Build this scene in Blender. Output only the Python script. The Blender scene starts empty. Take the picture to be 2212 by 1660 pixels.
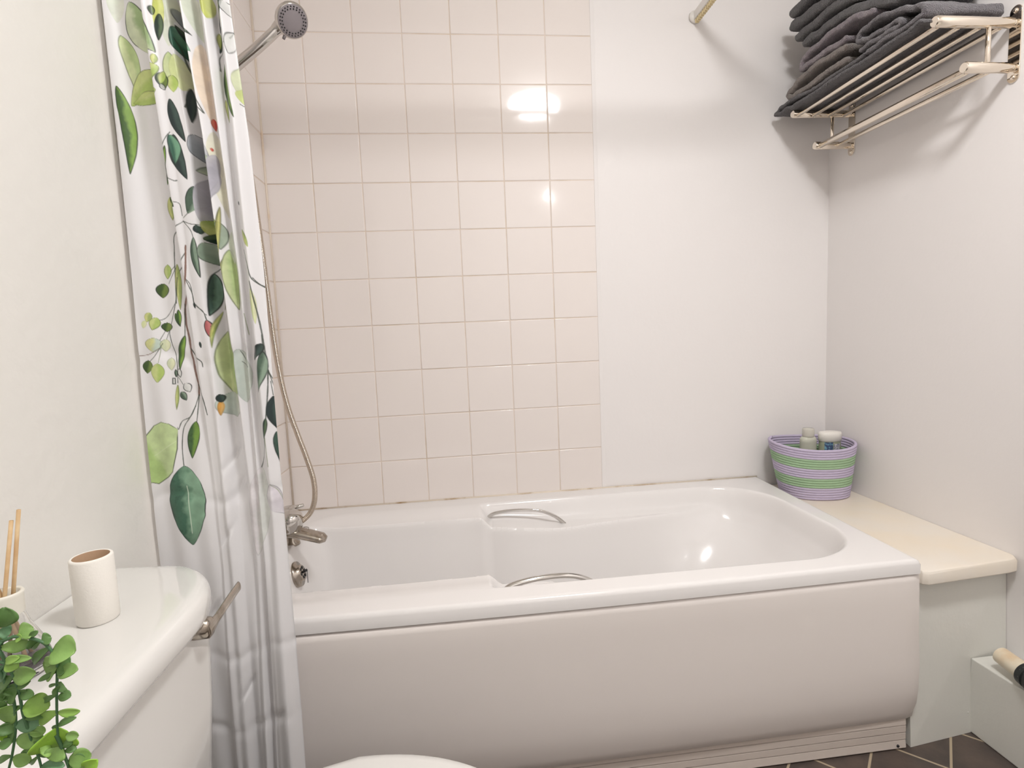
import bpy, bmesh, math, random
import numpy as np
from mathutils import Vector, Matrix
random.seed(7); PI = math.pi
SC = bpy.context.scene
COL = SC.collection
# ------------------------------------------------------------------ camera
cam = bpy.data.objects.new('camera', bpy.data.cameras.new('camera'))
COL.objects.link(cam)
cam.data.sensor_width = 36.0
cam.data.lens = 18.667
cam.data.clip_start = 0.02
R = Matrix(((0.99337131, -0.10672747, -0.04269286),
            (-0.05268093, -0.09258904, -0.99430981),
            (0.10216728, 0.98996794, -0.0975978)))
M = Matrix((R[0], -R[1], -R[2])).transposed().to_4x4()
M.translation = (-0.4815, -1.770, 1.0071)
cam.matrix_world = M
SC.camera = cam
# ------------------------------------------------------------------ world, exposure
w = bpy.data.worlds.new('world'); SC.world = w; w.use_nodes = True
w.node_tree.nodes['Background'].inputs[0].default_value = (.9, .93, 1, 1)
w.node_tree.nodes['Background'].inputs[1].default_value = 0.3
SC.view_settings.view_transform = 'Standard'
SC.view_settings.look = 'None'
SC.view_settings.exposure = 0.0
SC.view_settings.gamma = 1
SC.view_settings.use_curve_mapping = False
LAMP_STRENGTH = 96.0
# ------------------------------------------------------------------ helpers
def srgb(r, g, b):
    f = lambda c: ((c/255)/12.92 if c/255 <= .04045 else (((c/255)+.055)/1.055)**2.4)
    return (f(r), f(g), f(b), 1)
def mat(name, col, rough=.5, metal=0, bump=None, noise=None, coat=0, trans=0, ior=1.45, sub=0, emit=None, spec=None, sheen=0):
    m = bpy.data.materials.new(name); m.use_nodes = True
    nt = m.node_tree; b = nt.nodes['Principled BSDF']
    b.inputs['Base Color'].default_value = col
    b.inputs['Roughness'].default_value = rough
    b.inputs['Metallic'].default_value = metal
    b.inputs['IOR'].default_value = ior
    if coat: b.inputs['Coat Weight'].default_value = coat; b.inputs['Coat Roughness'].default_value = .05
    if trans: b.inputs['Transmission Weight'].default_value = trans
    if sheen: b.inputs['Sheen Weight'].default_value = sheen; b.inputs['Sheen Roughness'].default_value = .5
    if sub:
        b.inputs['Subsurface Weight'].default_value = sub; b.inputs['Subsurface Radius'].default_value = (.01, .01, .008)
    if spec is not None: b.inputs['Specular IOR Level'].default_value = spec
    if emit:
        b.inputs['Emission Color'].default_value = emit[0]; b.inputs['Emission Strength'].default_value = emit[1]
    tc = nt.nodes.new('ShaderNodeTexCoord')
    if noise:   # (scale, colour2, lo, hi)
        n = nt.nodes.new('ShaderNodeTexNoise'); n.inputs['Scale'].default_value = noise[0]; n.inputs['Detail'].default_value = 5
        cr = nt.nodes.new('ShaderNodeValToRGB'); cr.color_ramp.elements[0].position = noise[2]; cr.color_ramp.elements[1].position = noise[3]
        cr.color_ramp.elements[0].color = col; cr.color_ramp.elements[1].color = noise[1]
        nt.links.new(tc.outputs['Object'], n.inputs['Vector']); nt.links.new(n.outputs['Fac'], cr.inputs[0]); nt.links.new(cr.outputs[0], b.inputs['Base Color'])
    if bump:    # (scale, strength, distance)
        n = nt.nodes.new('ShaderNodeTexNoise'); n.inputs['Scale'].default_value = bump[0]; n.inputs['Detail'].default_value = 4
        bp = nt.nodes.new('ShaderNodeBump'); bp.inputs['Strength'].default_value = bump[1]; bp.inputs['Distance'].default_value = bump[2]
        nt.links.new(tc.outputs['Object'], n.inputs['Vector']); nt.links.new(n.outputs['Fac'], bp.inputs['Height']); nt.links.new(bp.outputs[0], b.inputs['Normal'])
    return m
def mesh_obj(name, verts, faces, m, parent=None, smooth=True, mats=None, fm=None):
    me = bpy.data.meshes.new(name)
    me.from_pydata([tuple(v) for v in verts], [], [tuple(f) for f in faces])
    me.update()
    o = bpy.data.objects.new(name, me); COL.objects.link(o)
    for mm in (mats or [m]): me.materials.append(mm)
    if fm is not None: me.polygons.foreach_set('material_index', fm)
    if smooth: me.polygons.foreach_set('use_smooth', [True]*len(me.polygons))
    if parent: o.parent = parent; o.matrix_parent_inverse = parent.matrix_world.inverted()
    return o
class G:   # geometry gatherer
    def __init__(s): s.v = []; s.f = []; s.m = []
    def add(s, v, f, mi=0):
        k = len(s.v); s.v += [tuple(q) for q in v]; s.f += [tuple(i+k for i in q) for q in f]; s.m += [mi]*len(f); return s
    def obj(s, name, m, parent=None, smooth=True, mats=None, sharp=None):
        o = mesh_obj(name, s.v, s.f, m, parent, smooth, mats, s.m)
        if sharp:
            bm = bmesh.new(); bm.from_mesh(o.data); bmesh.ops.recalc_face_normals(bm, faces=bm.faces)
            bm.to_mesh(o.data); bm.free(); o.data.set_sharp_from_angle(angle=math.radians(sharp))
        return o
def thing(name, label, cat, loc=(0,0,0), group=None):
    o = bpy.data.objects.new(name, None); COL.objects.link(o); o.location = loc
    o.empty_display_size = .05
    bpy.context.view_layer.update()
    o['label'] = label; o['category'] = cat
    if group: o['group'] = group
    return o
def tag(o, label, cat, group=None):
    o['label'] = label; o['category'] = cat
    if group: o['group'] = group
    return o
def struct(o, label=None):
    o['kind'] = 'structure'
    if label: o['label'] = label
    return o
def box(x0, x1, y0, y1, z0, z1):
    v = [(x0,y0,z0),(x1,y0,z0),(x1,y1,z0),(x0,y1,z0),(x0,y0,z1),(x1,y0,z1),(x1,y1,z1),(x0,y1,z1)]
    return v, [(0,3,2,1),(4,5,6,7),(0,1,5,4),(1,2,6,5),(2,3,7,6),(3,0,4,7)]
def grid(P):   # P[i][j] -> quads
    n, m = len(P), len(P[0]); v = [q for r in P for q in r]
    return v, [(i*m+j, i*m+j+1, (i+1)*m+j+1, (i+1)*m+j) for i in range(n-1) for j in range(m-1)]
def spline(pts, n):
    P = [Vector(p) for p in pts]; out = []
    if len(P) == 2: return [P[0].lerp(P[1], k/n) for k in range(n+1)]
    Q = [P[0]*2-P[1]] + P + [P[-1]*2-P[-2]]
    for i in range(1, len(Q)-2):
        for k in range(n):
            t = k/n; a, b, c, d = Q[i-1], Q[i], Q[i+1], Q[i+2]
            out.append(.5*((2*b)+(c-a)*t+(2*a-5*b+4*c-d)*t*t+(3*b-a-3*c+d)*t**3))
    out.append(P[-1]); return out
def tube(pts, r, seg=16, caps=True, flat=1.0, up=(0,0,1)):
    """tube along pts; r number or list; flat scales the second axis"""
    P = [Vector(p) for p in pts]; n = len(P)
    rr = r if isinstance(r, (list, tuple)) else [r]*n
    T = [(P[min(i+1,n-1)]-P[max(i-1,0)]).normalized() for i in range(n)]
    u = Vector(up); u = u - T[0]*u.dot(T[0])
    if u.length < 1e-4: u = Vector((1,0,0)) - T[0]*T[0].x
    u.normalize(); V = []
    for i in range(n):
        u = (u - T[i]*u.dot(T[i])).normalized(); s = T[i].cross(u)
        for k in range(seg):
            a = 2*PI*k/seg; V.append(P[i]+(s*math.cos(a)+u*(math.sin(a)*flat))*rr[i])
    F = [(i*seg+k, i*seg+(k+1)%seg, (i+1)*seg+(k+1)%seg, (i+1)*seg+k) for i in range(n-1) for k in range(seg)]
    if caps:
        F.append(tuple(range(seg))[::-1]); F.append(tuple((n-1)*seg+k for k in range(seg)))
    return V, F
def lathe(prof, c=(0,0,0), seg=48, axis='z', sx=1, sy=1):
    """prof: list of (r, h)"""
    V = []; F = []; n = len(prof)
    for r, h in prof:
        for k in range(seg):
            a = 2*PI*k/seg; x, y = r*math.cos(a)*sx, r*math.sin(a)*sy
            p = {'z': (x, y, h), 'x': (h, x, y), 'y': (x, h, y)}[axis]
            V.append((c[0]+p[0], c[1]+p[1], c[2]+p[2]))
    for i in range(n-1):
        for k in range(seg):
            F.append((i*seg+k, i*seg+(k+1)%seg, (i+1)*seg+(k+1)%seg, (i+1)*seg+k))
    return V, F
def rrect(x0, x1, y0, y1, r, n=8):
    pts = []
    rr = r if isinstance(r, (list, tuple)) else [r]*4
    for (cx, cy, a0), q in zip(((x1, y1, 0), (x0, y1, 90), (x0, y0, 180), (x1, y0, 270)), rr):
        sx = -1 if cx == x1 else 1; sy = -1 if cy == y1 else 1
        for k in range(n+1):
            a = math.radians(a0+90*k/n); pts.append((cx+sx*q+q*math.cos(a), cy+sy*q+q*math.sin(a)))
    return pts
def loft(rings, cap0=True, cap1=True):
    """rings: list of lists of 3-D points, equal length, closed"""
    m = len(rings[0]); V = [p for r in rings for p in r]
    F = [(i*m+k, i*m+(k+1)%m, (i+1)*m+(k+1)%m, (i+1)*m+k) for i in range(len(rings)-1) for k in range(m)]
    if cap0: F.append(tuple(range(m))[::-1])
    if cap1: F.append(tuple((len(rings)-1)*m+k for k in range(m)))
    return V, F
def bevel(o, w, seg=3, ang=35):
    b = o.modifiers.new('bevel', 'BEVEL'); b.width = w; b.segments = seg; b.limit_method = 'ANGLE'; b.angle_limit = math.radians(ang)
    return o
# ------------------------------------------------------------------ materials
M_PLASTER = mat('wall_paint', srgb(240,236,234), .45, bump=(60, .10, .004), spec=.35)
M_PLASTER_L = mat('wall_paint_textured', srgb(233,230,224), .5, bump=(45, .22, .006), spec=.35)
M_CEIL = mat('ceiling_paint', srgb(236,232,225), .7)
M_TILE = mat('cream_tile', srgb(239,231,226), .07, bump=(6, .03, .01), coat=.3)
M_GROUT = mat('grout', srgb(226,212,200), .8, noise=(7, srgb(202,180,150), .5, .8))
M_TUB = mat('tub_acrylic', srgb(238,235,233), .16, coat=.12)
M_PANEL = mat('bath_panel_plastic', srgb(237,230,225), .24)
M_CHROME = mat('chrome', srgb(205,202,198), .07, 1, bump=(90, .03, .001))
M_STEEL = mat('polished_steel', srgb(236,226,212), .04, 1)
M_TARN = mat('tarnished_chrome', srgb(178,170,160), .20, 1, noise=(50, srgb(138,126,110), .45, .75), bump=(160, .06, .001))
M_PORC = mat('porcelain', srgb(229,227,223), .07, coat=.5)
M_DARK = mat('dark_rubber', srgb(38,38,40), .5)
M_LEDGE = mat('ledge_paint', srgb(238,230,218), .35, noise=(5, srgb(240,226,204), .4, .75))
M_BOX = mat('boxing_paint', srgb(226,225,218), .35, bump=(40, .2, .004))
# ------------------------------------------------------------------ room shell
XL, XR, YB, YF, ZC = -1.0425, .835, 0.0, -2.45, 2.36
def slab(name, x0, x1, y0, y1, z0, z1, m): return struct(mesh_obj(name, *box(x0,x1,y0,y1,z0,z1), m, smooth=False))
slab('wall_back', XL-.1, XR+.1, 0, .1, -.05, ZC+.05, M_PLASTER)
slab('wall_right', XR, XR+.1, YF-.1, 0, -.05, ZC+.05, M_PLASTER)
slab('wall_left', XL-.1, XL, YF-.1, 0, -.05, ZC+.05, M_PLASTER_L)
slab('wall_front', XL-.1, XR+.1, YF-.1, YF, -.05, ZC+.05, M_PLASTER)
slab('ceiling', XL-.1, XR+.1, YF-.1, .1, ZC, ZC+.1, M_CEIL)
# floor: dark slate tiles laid on the diagonal
def floor_mat():
    m = bpy.data.materials.new('slate_floor_tiles'); m.use_nodes = True; nt = m.node_tree; b = nt.nodes['Principled BSDF']
    tc = nt.nodes.new('ShaderNodeTexCoord'); mp = nt.nodes.new('ShaderNodeMapping')
    mp.inputs['Location'].default_value = (FLX, FLY, 0); mp.inputs['Rotation'].default_value = (0, 0, math.radians(45))
    mp.vector_type = 'POINT'
    br = nt.nodes.new('ShaderNodeTexBrick'); br.offset = 0; br.squash = 1
    br.inputs['Scale'].default_value = 1; br.inputs['Brick Width'].default_value = .146; br.inputs['Row Height'].default_value = .146
    br.inputs['Mortar Size'].default_value = .0028; br.inputs['Mortar Smooth'].default_value = .2
    nz = nt.nodes.new('ShaderNodeTexNoise'); nz.inputs['Scale'].default_value = 14; nz.inputs['Detail'].default_value = 6
    cr = nt.nodes.new('ShaderNodeValToRGB'); cr.color_ramp.elements[0].position = .35; cr.color_ramp.elements[1].position = .7
    cr.color_ramp.elements[0].color = srgb(74,66,62); cr.color_ramp.elements[1].color = srgb(98,84,76)
    br.inputs['Mortar'].default_value = srgb(176,160,136)
    nt.links.new(tc.outputs['Object'], mp.inputs[0]); nt.links.new(mp.outputs[0], br.inputs['Vector'])
    nt.links.new(tc.outputs['Object'], nz.inputs['Vector']); nt.links.new(nz.outputs['Fac'], cr.inputs[0])
    nt.links.new(cr.outputs[0], br.inputs['Color1']); nt.links.new(cr.outputs[0], br.inputs['Color2'])
    nt.links.new(br.outputs['Color'], b.inputs['Base Color'])
    bp = nt.nodes.new('ShaderNodeBump'); bp.inputs['Strength'].default_value = .4; bp.inputs['Distance'].default_value = .004
    nt.links.new(nz.outputs['Fac'], bp.inputs['Height']); nt.links.new(bp.outputs[0], b.inputs['Normal'])
    b.inputs['Roughness'].default_value = .4
    return m
FLX, FLY = .2456, .0
# line families through (.58,-.77): rotated coordinates must be multiples of .146 there
ca = math.cos(math.radians(45)); px_, py_ = .58*ca+.77*ca, .58*ca-.77*ca
FLX, FLY = (.146*12-px_), (.146*2-py_)
FZ = -.018
slab('floor', XL-.1, XR+.1, YF-.1, .1, -.08, FZ, floor_mat())
# glazed wall tiles over the bath: bevelled tiles on a grout bed (two panels: long wall and end wall)
def tile_panel(name, nx, zlist, fn, m_nudge=.0009):
    g = G(); T = .15; gap = .0011; th = .0035; bv = .0018
    for i in range(nx):
        for z0, z1 in zlist:
            a0, a1 = -T*(i+1)+gap, -T*i-gap; b0, b1 = z0+gap, z1-gap
            tx, tz, off = random.uniform(-1,1)*m_nudge, random.uniform(-1,1)*m_nudge, random.uniform(0, .0003)
            outer = rrect(a0, a1, b0, b1, .0015, 2); inner = rrect(a0+bv, a1-bv, b0+bv, b1-bv, .0015, 2)
            cx, cz = (a0+a1)/2, (b0+b1)/2
            h = lambda p, d: d+off+(p[0]-cx)/T*2*tx*.5+(p[1]-cz)/T*2*tz*.5
            mid = [((o[0]+q[0])/2, (o[1]+q[1])/2) for o, q in zip(outer, inner)]
            rings = [[fn(p[0], p[1], .0) for p in outer], [fn(p[0], p[1], th-.0014) for p in outer],
                     [fn(p[0], p[1], h(p, th-.0003)) for p in mid], [fn(p[0], p[1], h(p, th)) for p in inner]]
            v, f = loft(rings, False, True); g.add(v, f, 0)
    z0 = zlist[0][0]; z1 = zlist[-1][1]
    q = [fn(-T*nx, z0, .0024), fn(0, z0, .0024), fn(0, z1, .0024), fn(-T*nx, z1, .0024)]
    g.add(q, [(0,1,2,3)], 1)
    o = g.obj(name, None, smooth=True, mats=[M_TILE, M_GROUT], sharp=50)
    for pl in o.data.polygons:
        if len(pl.vertices) > 4: pl.use_smooth = False
    return o
PITCH = .15*.99634; Z0 = 12.95*.15
rows = [(Z0-PITCH*(j+1), Z0-PITCH*j) for j in range(9, -4, -1)]
rows = [(a, min(b, ZC-.003)) for a, b in rows if a < ZC-.01]
rows[0] = (.4495, rows[0][1])
struct(tile_panel('wall_tiles_back', 7, rows, lambda a, z, d: (a+.0035, -d, z)))
struct(tile_panel('wall_tiles_left', 5, rows, lambda a, z, d: (XL+d, a-.003, z)))
# grubby sealant bead where tiles and plaster meet the bath
M_SEAL = mat('old_sealant', srgb(226,214,198), .4, noise=(14, srgb(170,140,100), .5, .68))
g = G(); g.add(*tube([(XL+.004, -.0045, .452), (.57, -.0045, .4515)], .0042, 10)); 
struct(g.obj('trim_1', M_SEAL))
g = G(); g.add(*tube([(XL+.005, -.006, .452), (XL+.005, -.006, ZC-.01)], .004, 8)); 
struct(g.obj('trim_2', mat('corner_sealant', srgb(226,212,196), .4, noise=(9, srgb(222,176,126), .58, .78))))
g = G(); g.add(*loft([[(.0022, -.0004, z), (.0022, -.0036, z), (.0040, -.0034, z), (.016, -.0004, z)] for z in (.455, ZC-.003)])); struct(g.obj('trim_3', M_PLASTER, sharp=30))
# ---- curtain tables
# ---- shower curtain shape: fold depth tables, cloth coordinates (s across, z up)
CZ = [2.00, 1.62, 1.36, 1.13, 0.93, 0.76, 0.60, 0.10]
CXL = [-1.030, -1.030, -1.030, -1.031, -1.033, -1.034, -1.035, -1.036]
CXR = [-0.842, -0.833, -0.818, -0.812, -0.812, -0.812, -0.812, -0.816]
# name: L  P   LA   A    B    Be   C    Dl   D    c1   E    c2   F    R
CK = [
 [0,.14,.32,.36,.44,.50,.565,.61,.66,.72,.79,.86,.93,1],
 [0,.14,.30,.35,.42,.50,.565,.60,.65,.735,.82,.89,.95,1],
 [0,.15,.33,.37,.44,.55,.62,.66,.70,.77,.81,.85,.93,1],
 [0,.17,.37,.41,.46,.53,.62,.68,.72,.79,.83,.86,.93,1],
 [0,.20,.42,.46,.52,.56,.64,.70,.745,.80,.83,.86,.93,1],
 [0,.22,.45,.49,.53,.56,.64,.71,.755,.80,.83,.86,.93,1],
 [0,.22,.47,.50,.53,.565,.64,.71,.755,.80,.83,.86,.92,1],
 [0,.20,.42,.46,.50,.56,.62,.66,.70,.74,.78,.82,.91,1]]
CD = [
 [.000,.010,.004,-.020,-.004,-.004,.034,.010,-.022,.006,-.018,.010,-.016,.006],
 [.000,.010,.004,-.020,-.006,-.006,.034,.010,-.022,.006,-.018,.010,-.018,.006],
 [.000,.008,.004,-.018,-.008,-.008,.034,.008,-.022,.002,-.014,.004,-.018,.004],
 [.000,.006,.002,-.014,-.010,-.010,.030,.008,-.018,.002,-.010,.002,-.018,.004],
 [.000,.000,-.002,-.012,-.010,-.012,.020,.008,-.012,.002,-.008,.002,-.018,.004],
 [.000,-.004,-.004,-.009,-.010,-.013,.008,.004,-.007,.000,-.009,-.004,-.018,.003],
 [.000,-.004,-.004,-.009,-.009,-.012,.004,.001,-.007,-.002,-.011,-.010,-.018,.002],
 [.000,-.004,-.003,-.009,-.005,-.011,.002,-.003,-.009,.004,-.009,-.014,-.018,.002]]
CZa = np.array(CZ)[::-1]; CKa = np.array(CK)[::-1]; CDa = np.array(CD)[::-1]
def c_edges(z):
    return np.interp(z, CZa, np.array(CXL)[::-1]), np.interp(z, CZa, np.array(CXR)[::-1])
def c_depth(s, z):
    # s, z : same-shape arrays
    k = np.stack([np.interp(z, CZa, CKa[:, i]) for i in range(14)], -1)
    d = np.stack([np.interp(z, CZa, CDa[:, i]) for i in range(14)], -1)
    out = np.zeros_like(s)
    for i in range(13):
        a, b = k[..., i], k[..., i+1]
        m = (s >= a) & (s <= b + 1e-9)
        t = np.clip((s - a) / np.maximum(b - a, 1e-6), 0, 1)
        t = t*t*(3-2*t)
        out = np.where(m, d[..., i]*(1-t) + d[..., i+1]*t, out)
    out = out + 0.0022*np.sin(s*31 + z*7) + 0.0030*np.sin(z*5.1 + s*6)
    # horizontal packing creases
    for zc, am in ((.985, .004), (.735, .0035), (.435, .003), (.29, .003)):
        q = (z - zc - .012*np.sin(s*9))/.011
        out = out + am*np.exp(-q*q)*(.4+.6*np.sin(s*7+zc*9)**2)
    for sc_, zc, am in ((.62,.80,.007),(.55,.66,.005),(.40,.52,.006),(.60,.36,.006),(.85,.30,.004),(.66,.75,.004)):
        q1=(s-sc_)/.05; q2=(z-zc-(s-sc_)*.35)/.009
        out = out + am*np.exp(-q1*q1-q2*q2)
    return out
def c_y(s, z):
    return -0.775 + c_depth(s, z)
PRINT = [
 ('leaf', [-0.8906, 1.59, -0.8761, 1.5146], 0.0225, 'P', 0),
 ('leaf', [-0.8812, 1.5122, -0.8685, 1.3686], 0.0232, 'C', 0),
 ('leaf', [-0.872, 1.3681, -0.861, 1.2234], 0.0225, 'C2', 0),
 ('leaf', [-0.8635, 1.5921, -0.8625, 1.5463], 0.0165, 'Y', 0),
 ('leaf', [-0.84, 1.5974, -0.8507, 1.5335], 0.0112, 'T', 0),
 ('leaf', [-0.9268, 1.6034, -0.9255, 1.535], 0.015, 'P', 0),
 ('leaf', [-0.8964, 1.5834, -0.9169, 1.5656], 0.0225, 'L3', 0),
 ('leaf', [-0.9203, 1.5749, -0.9054, 1.5418], 0.0187, 'V', 0),
 ('leaf', [-1.0117, 1.6082, -1.0143, 1.5484], 0.0225, 'P', 0),
 ('leaf', [-0.9258, 1.5492, -0.9283, 1.5038], 0.0187, 'P', 0),
 ('leaf', [-0.9923, 1.5805, -0.9476, 1.4909], 0.0419, 'G1', 0.18),
 ('leaf', [-1.012, 1.5299, -0.9937, 1.4297], 0.0262, 'L1', -0.12),
 ('leaf', [-1.0225, 1.4456, -1.0162, 1.3017], 0.0195, 'M', -0.1),
 ('leaf', [-0.9458, 1.4702, -1.0071, 1.4163], 0.0356, 'L2', 0.2),
 ('leaf', [-0.9517, 1.4317, -1.0044, 1.4215], 0.0225, 'L2', 0),
 ('leaf', [-0.9374, 1.5925, -0.9413, 1.5119], 0.0165, 'Y', 0),
 ('leaf', [-0.9379, 1.5545, -0.9422, 1.511], 0.0127, 'DB', 0),
 ('leaf', [-0.9477, 1.5651, -0.9476, 1.5497], 0.0082, 'D', 0),
 ('leaf', [-0.9492, 1.4884, -0.9512, 1.4714], 0.009, 'L3', 0),
 ('leaf', [-0.9303, 1.495, -0.9277, 1.4302], 0.0217, 'L1', 0),
 ('leaf', [-0.9216, 1.4932, -0.916, 1.4354], 0.0247, 'P2', 0),
 ('leaf', [-0.9282, 1.4582, -0.9279, 1.4307], 0.0172, 'L2', 0),
 ('leaf', [-0.9214, 1.541, -0.8895, 1.4888], 0.0262, 'E', 0.25),
 ('leaf', [-0.9212, 1.5449, -0.8882, 1.5181], 0.0112, 'DB', 0.2),
 ('stem', [(-0.922, 1.5203), (-0.9173, 1.5077), (-0.9118, 1.4792), (-0.8975, 1.4411), (-0.8795, 1.3949)], 0.0014, 'k', 0),
 ('stem', [(-0.9141, 1.4088), (-0.9115, 1.4227), (-0.9066, 1.4259), (-0.8795, 1.3934)], 0.0014, 'k', 0),
 ('leaf', [-0.9109, 1.4474, -0.9095, 1.3866], 0.0067, 'T', 0),
 ('leaf', [-0.9444, 1.4607, -0.9399, 1.4345], 0.0172, 'D', 0),
 ('leaf', [-0.9393, 1.4628, -0.9457, 1.4419], 0.0112, 'L2', 0),
 ('leaf', [-0.9457, 1.4419, -0.9395, 1.4331], 0.0075, 'O', 0),
 ('leaf', [-0.9347, 1.4198, -0.9172, 1.3508], 0.0165, 'T', 0.1),
 ('leaf', [-0.9348, 1.3625, -0.9198, 1.2887], 0.021, 'T', 0.12),
 ('leaf', [-0.9404, 1.3624, -0.9364, 1.3135], 0.0187, 'E', -0.2),
 ('leaf', [-0.9481, 1.343, -0.9599, 1.2842], 0.0082, 'M', 0),
 ('stem', [(-0.9581, 1.2957), (-0.9424, 1.2873), (-0.9363, 1.2872)], 0.0013, 'k', 0),
 ('stem', [(-0.9394, 1.366), (-0.9458, 1.3562), (-0.9595, 1.3254), (-0.9581, 1.2957)], 0.0012, 'k', 0),
 ('leaf', [-0.9102, 1.2781, -0.924, 1.2318], 0.0247, 'D2', -0.15),
 ('stem', [(-0.9239, 1.2326), (-0.9318, 1.2256)], 0.0012, 'k', 0),
 ('leaf', [-0.9576, 1.2645, -0.957, 1.2246], 0.0112, 'L3', 0),
 ('leaf', [-0.9576, 1.2645, -0.9452, 1.2431], 0.009, 'D', 0),
 ('stem', [(-0.9443, 1.2519), (-0.9361, 1.2481), (-0.9338, 1.2288)], 0.0012, 'k', 0),
 ('stem', [(-0.9332, 1.2198), (-0.9554, 1.2022), (-0.9589, 1.1746), (-0.9616, 1.1255), (-0.9633, 1.0823)], 0.0013, 'k', 0),
 ('stem', [(-0.9332, 1.2198), (-0.9214, 1.2147), (-0.9096, 1.2143)], 0.0012, 'k', 0),
 ('leaf', [-0.9148, 1.2128, -0.9093, 1.1986], 0.0127, 'T', 0),
 ('stem', [(-0.9332, 1.2198), (-0.9223, 1.2043), (-0.9187, 1.1893)], 0.0012, 'k', 0),
 ('leaf', [-0.919, 1.1923, -0.914, 1.1238], 0.012, 'D2', 0.1),
 ('leaf', [-0.9082, 1.3673, -0.8771, 1.32], 0.0314, 'V', 0.2),
 ('leaf', [-0.8773, 1.3214, -0.909, 1.3057], 0.0187, 'G', 0.1),
 ('leaf', [-0.8767, 1.3158, -0.9088, 1.2199], 0.0412, 'V2', 0),
 ('leaf', [-0.8715, 1.329, -0.8868, 1.2457], 0.0187, 'V2', 0),
 ('leaf', [-0.9087, 1.2214, -0.8707, 1.199], 0.0337, 'L3', 0),
 ('leaf', [-0.9086, 1.1911, -0.8706, 1.2036], 0.0187, 'DB', 0),
 ('leaf', [-0.9089, 1.1849, -0.8829, 1.148], 0.0299, 'G2', 0.2),
 ('leaf', [-0.8733, 1.2161, -0.8719, 1.1684], 0.0187, 'G2', 0),
 ('stem', [(-0.8839, 1.1558), (-0.9018, 1.135), (-0.9068, 1.1177)], 0.0014, 'k', 0),
 ('leaf', [-0.9026, 1.1332, -0.9079, 1.0575], 0.015, 'DB2', -0.1),
 ('leaf', [-0.8702, 1.2418, -0.8817, 1.1201], 0.0067, 'Y2', 0),
 ('leaf', [-0.87, 1.1537, -0.8943, 1.0684], 0.0075, 'Y2', 0),
 ('leaf', [-0.8717, 1.3908, -0.8695, 1.3704], 0.0067, 'R', 0),
 ('leaf', [-0.874, 1.3389, -0.8738, 1.333], 0.003, 'R', 0),
 ('leaf', [-0.8428, 1.535, -0.8537, 1.5004], 0.0075, 'T', 0),
 ('leaf', [-0.8533, 1.5339, -0.8527, 1.5071], 0.006, 'L3', 0),
 ('stem', [(-0.8202, 1.5556), (-0.8278, 1.5354), (-0.8327, 1.5205)], 0.0012, 'k', 0),
 ('leaf', [-0.8292, 1.5337, -0.8345, 1.4925], 0.0135, 'O', 0),
 ('leaf', [-0.837, 1.5785, -0.8243, 1.5584], 0.0225, 'O', 0),
 ('stem', [(-0.8391, 1.5104), (-0.8532, 1.4948), (-0.8539, 1.4698)], 0.001, 'k', 0),
 ('leaf', [-0.8462, 1.4803, -0.833, 1.3876], 0.0112, 'M', 0.1),
 ('leaf', [-0.8502, 1.4236, -0.8449, 1.383], 0.006, 'L3', 0),
 ('leaf', [-0.8178, 1.4829, -0.8171, 1.4131], 0.0314, 'P3', 0),
 ('leaf', [-0.8213, 1.4425, -0.8164, 1.4137], 0.0225, 'L2', 0),
 ('stem', [(-0.8261, 1.4153), (-0.8209, 1.4137), (-0.8125, 1.4146)], 0.0014, 'k', 0),
 ('stem', [(-0.8155, 1.5096), (-0.8198, 1.4936)], 0.0012, 'g', 0),
 ('leaf', [-0.8381, 1.2039, -0.827, 1.1717], 0.0082, 'L3', 0),
 ('leaf', [-0.8413, 1.2515, -0.838, 1.2441], 0.0034, 'T', 0),
 ('stem', [(-0.8386, 1.1695), (-0.8318, 1.1463), (-0.8269, 1.1216), (-0.8194, 1.1104), (-0.8078, 1.1002), (-0.8011, 1.089)], 0.0016, 'k', 0),
 ('leaf', [-0.812, 1.1057, -0.7978, 1.1109], 0.0127, 'M', 0),
 ('leaf', [-0.8105, 1.105, -0.799, 1.0762], 0.0097, 'M', 0),
 ('leaf', [-0.8642, 1.1707, -0.8585, 1.0658], 0.0187, 'L1', 0.05),
 ('leaf', [-0.8599, 1.202, -0.859, 1.1468], 0.0097, 'P', 0),
 ('leaf', [-0.9727, 1.1494, -0.9758, 1.1245], 0.015, 'L2', 0),
 ('leaf', [-0.9851, 1.1176, -0.9874, 1.0922], 0.0217, 'D', 0),
 ('stem', [(-0.9598, 1.147), (-0.9681, 1.1381)], 0.001, 'k', 0),
 ('stem', [(-0.9587, 1.1439), (-0.9741, 1.1169)], 0.001, 'k', 0),
 ('stem', [(-0.9357, 1.1665), (-0.9569, 1.1332)], 0.0014, 'k', 0),
 ('stem', [(-0.9396, 1.1235), (-0.9327, 1.1112), (-0.9298, 1.0804)], 0.0013, 'k', 0),
 ('leaf', [-0.9569, 1.1501, -0.9577, 1.0696], 0.0097, 'L3', 0),
 ('stem', [(-0.9337, 1.1791), (-0.9395, 1.1246), (-0.9495, 1.0799), (-0.9509, 1.0487), (-0.9479, 1.0203), (-0.9464, 0.9886), (-0.9429, 0.9599), (-0.9398, 0.9374), (-0.9404, 0.9183)], 0.0026, 'br', 0),
 ('stem', [(-0.9398, 0.9374), (-0.9313, 0.9123), (-0.9265, 0.8832)], 0.0017, 'k', 0),
 ('stem', [(-0.9404, 0.9183), (-0.944, 0.893), (-0.9478, 0.8678)], 0.0014, 'k', 0),
 ('stem', [(-0.9403, 0.9199), (-0.9485, 0.8967), (-0.9569, 0.8813), (-0.9726, 0.8737), (-0.9796, 0.8598)], 0.0014, 'k', 0),
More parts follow.
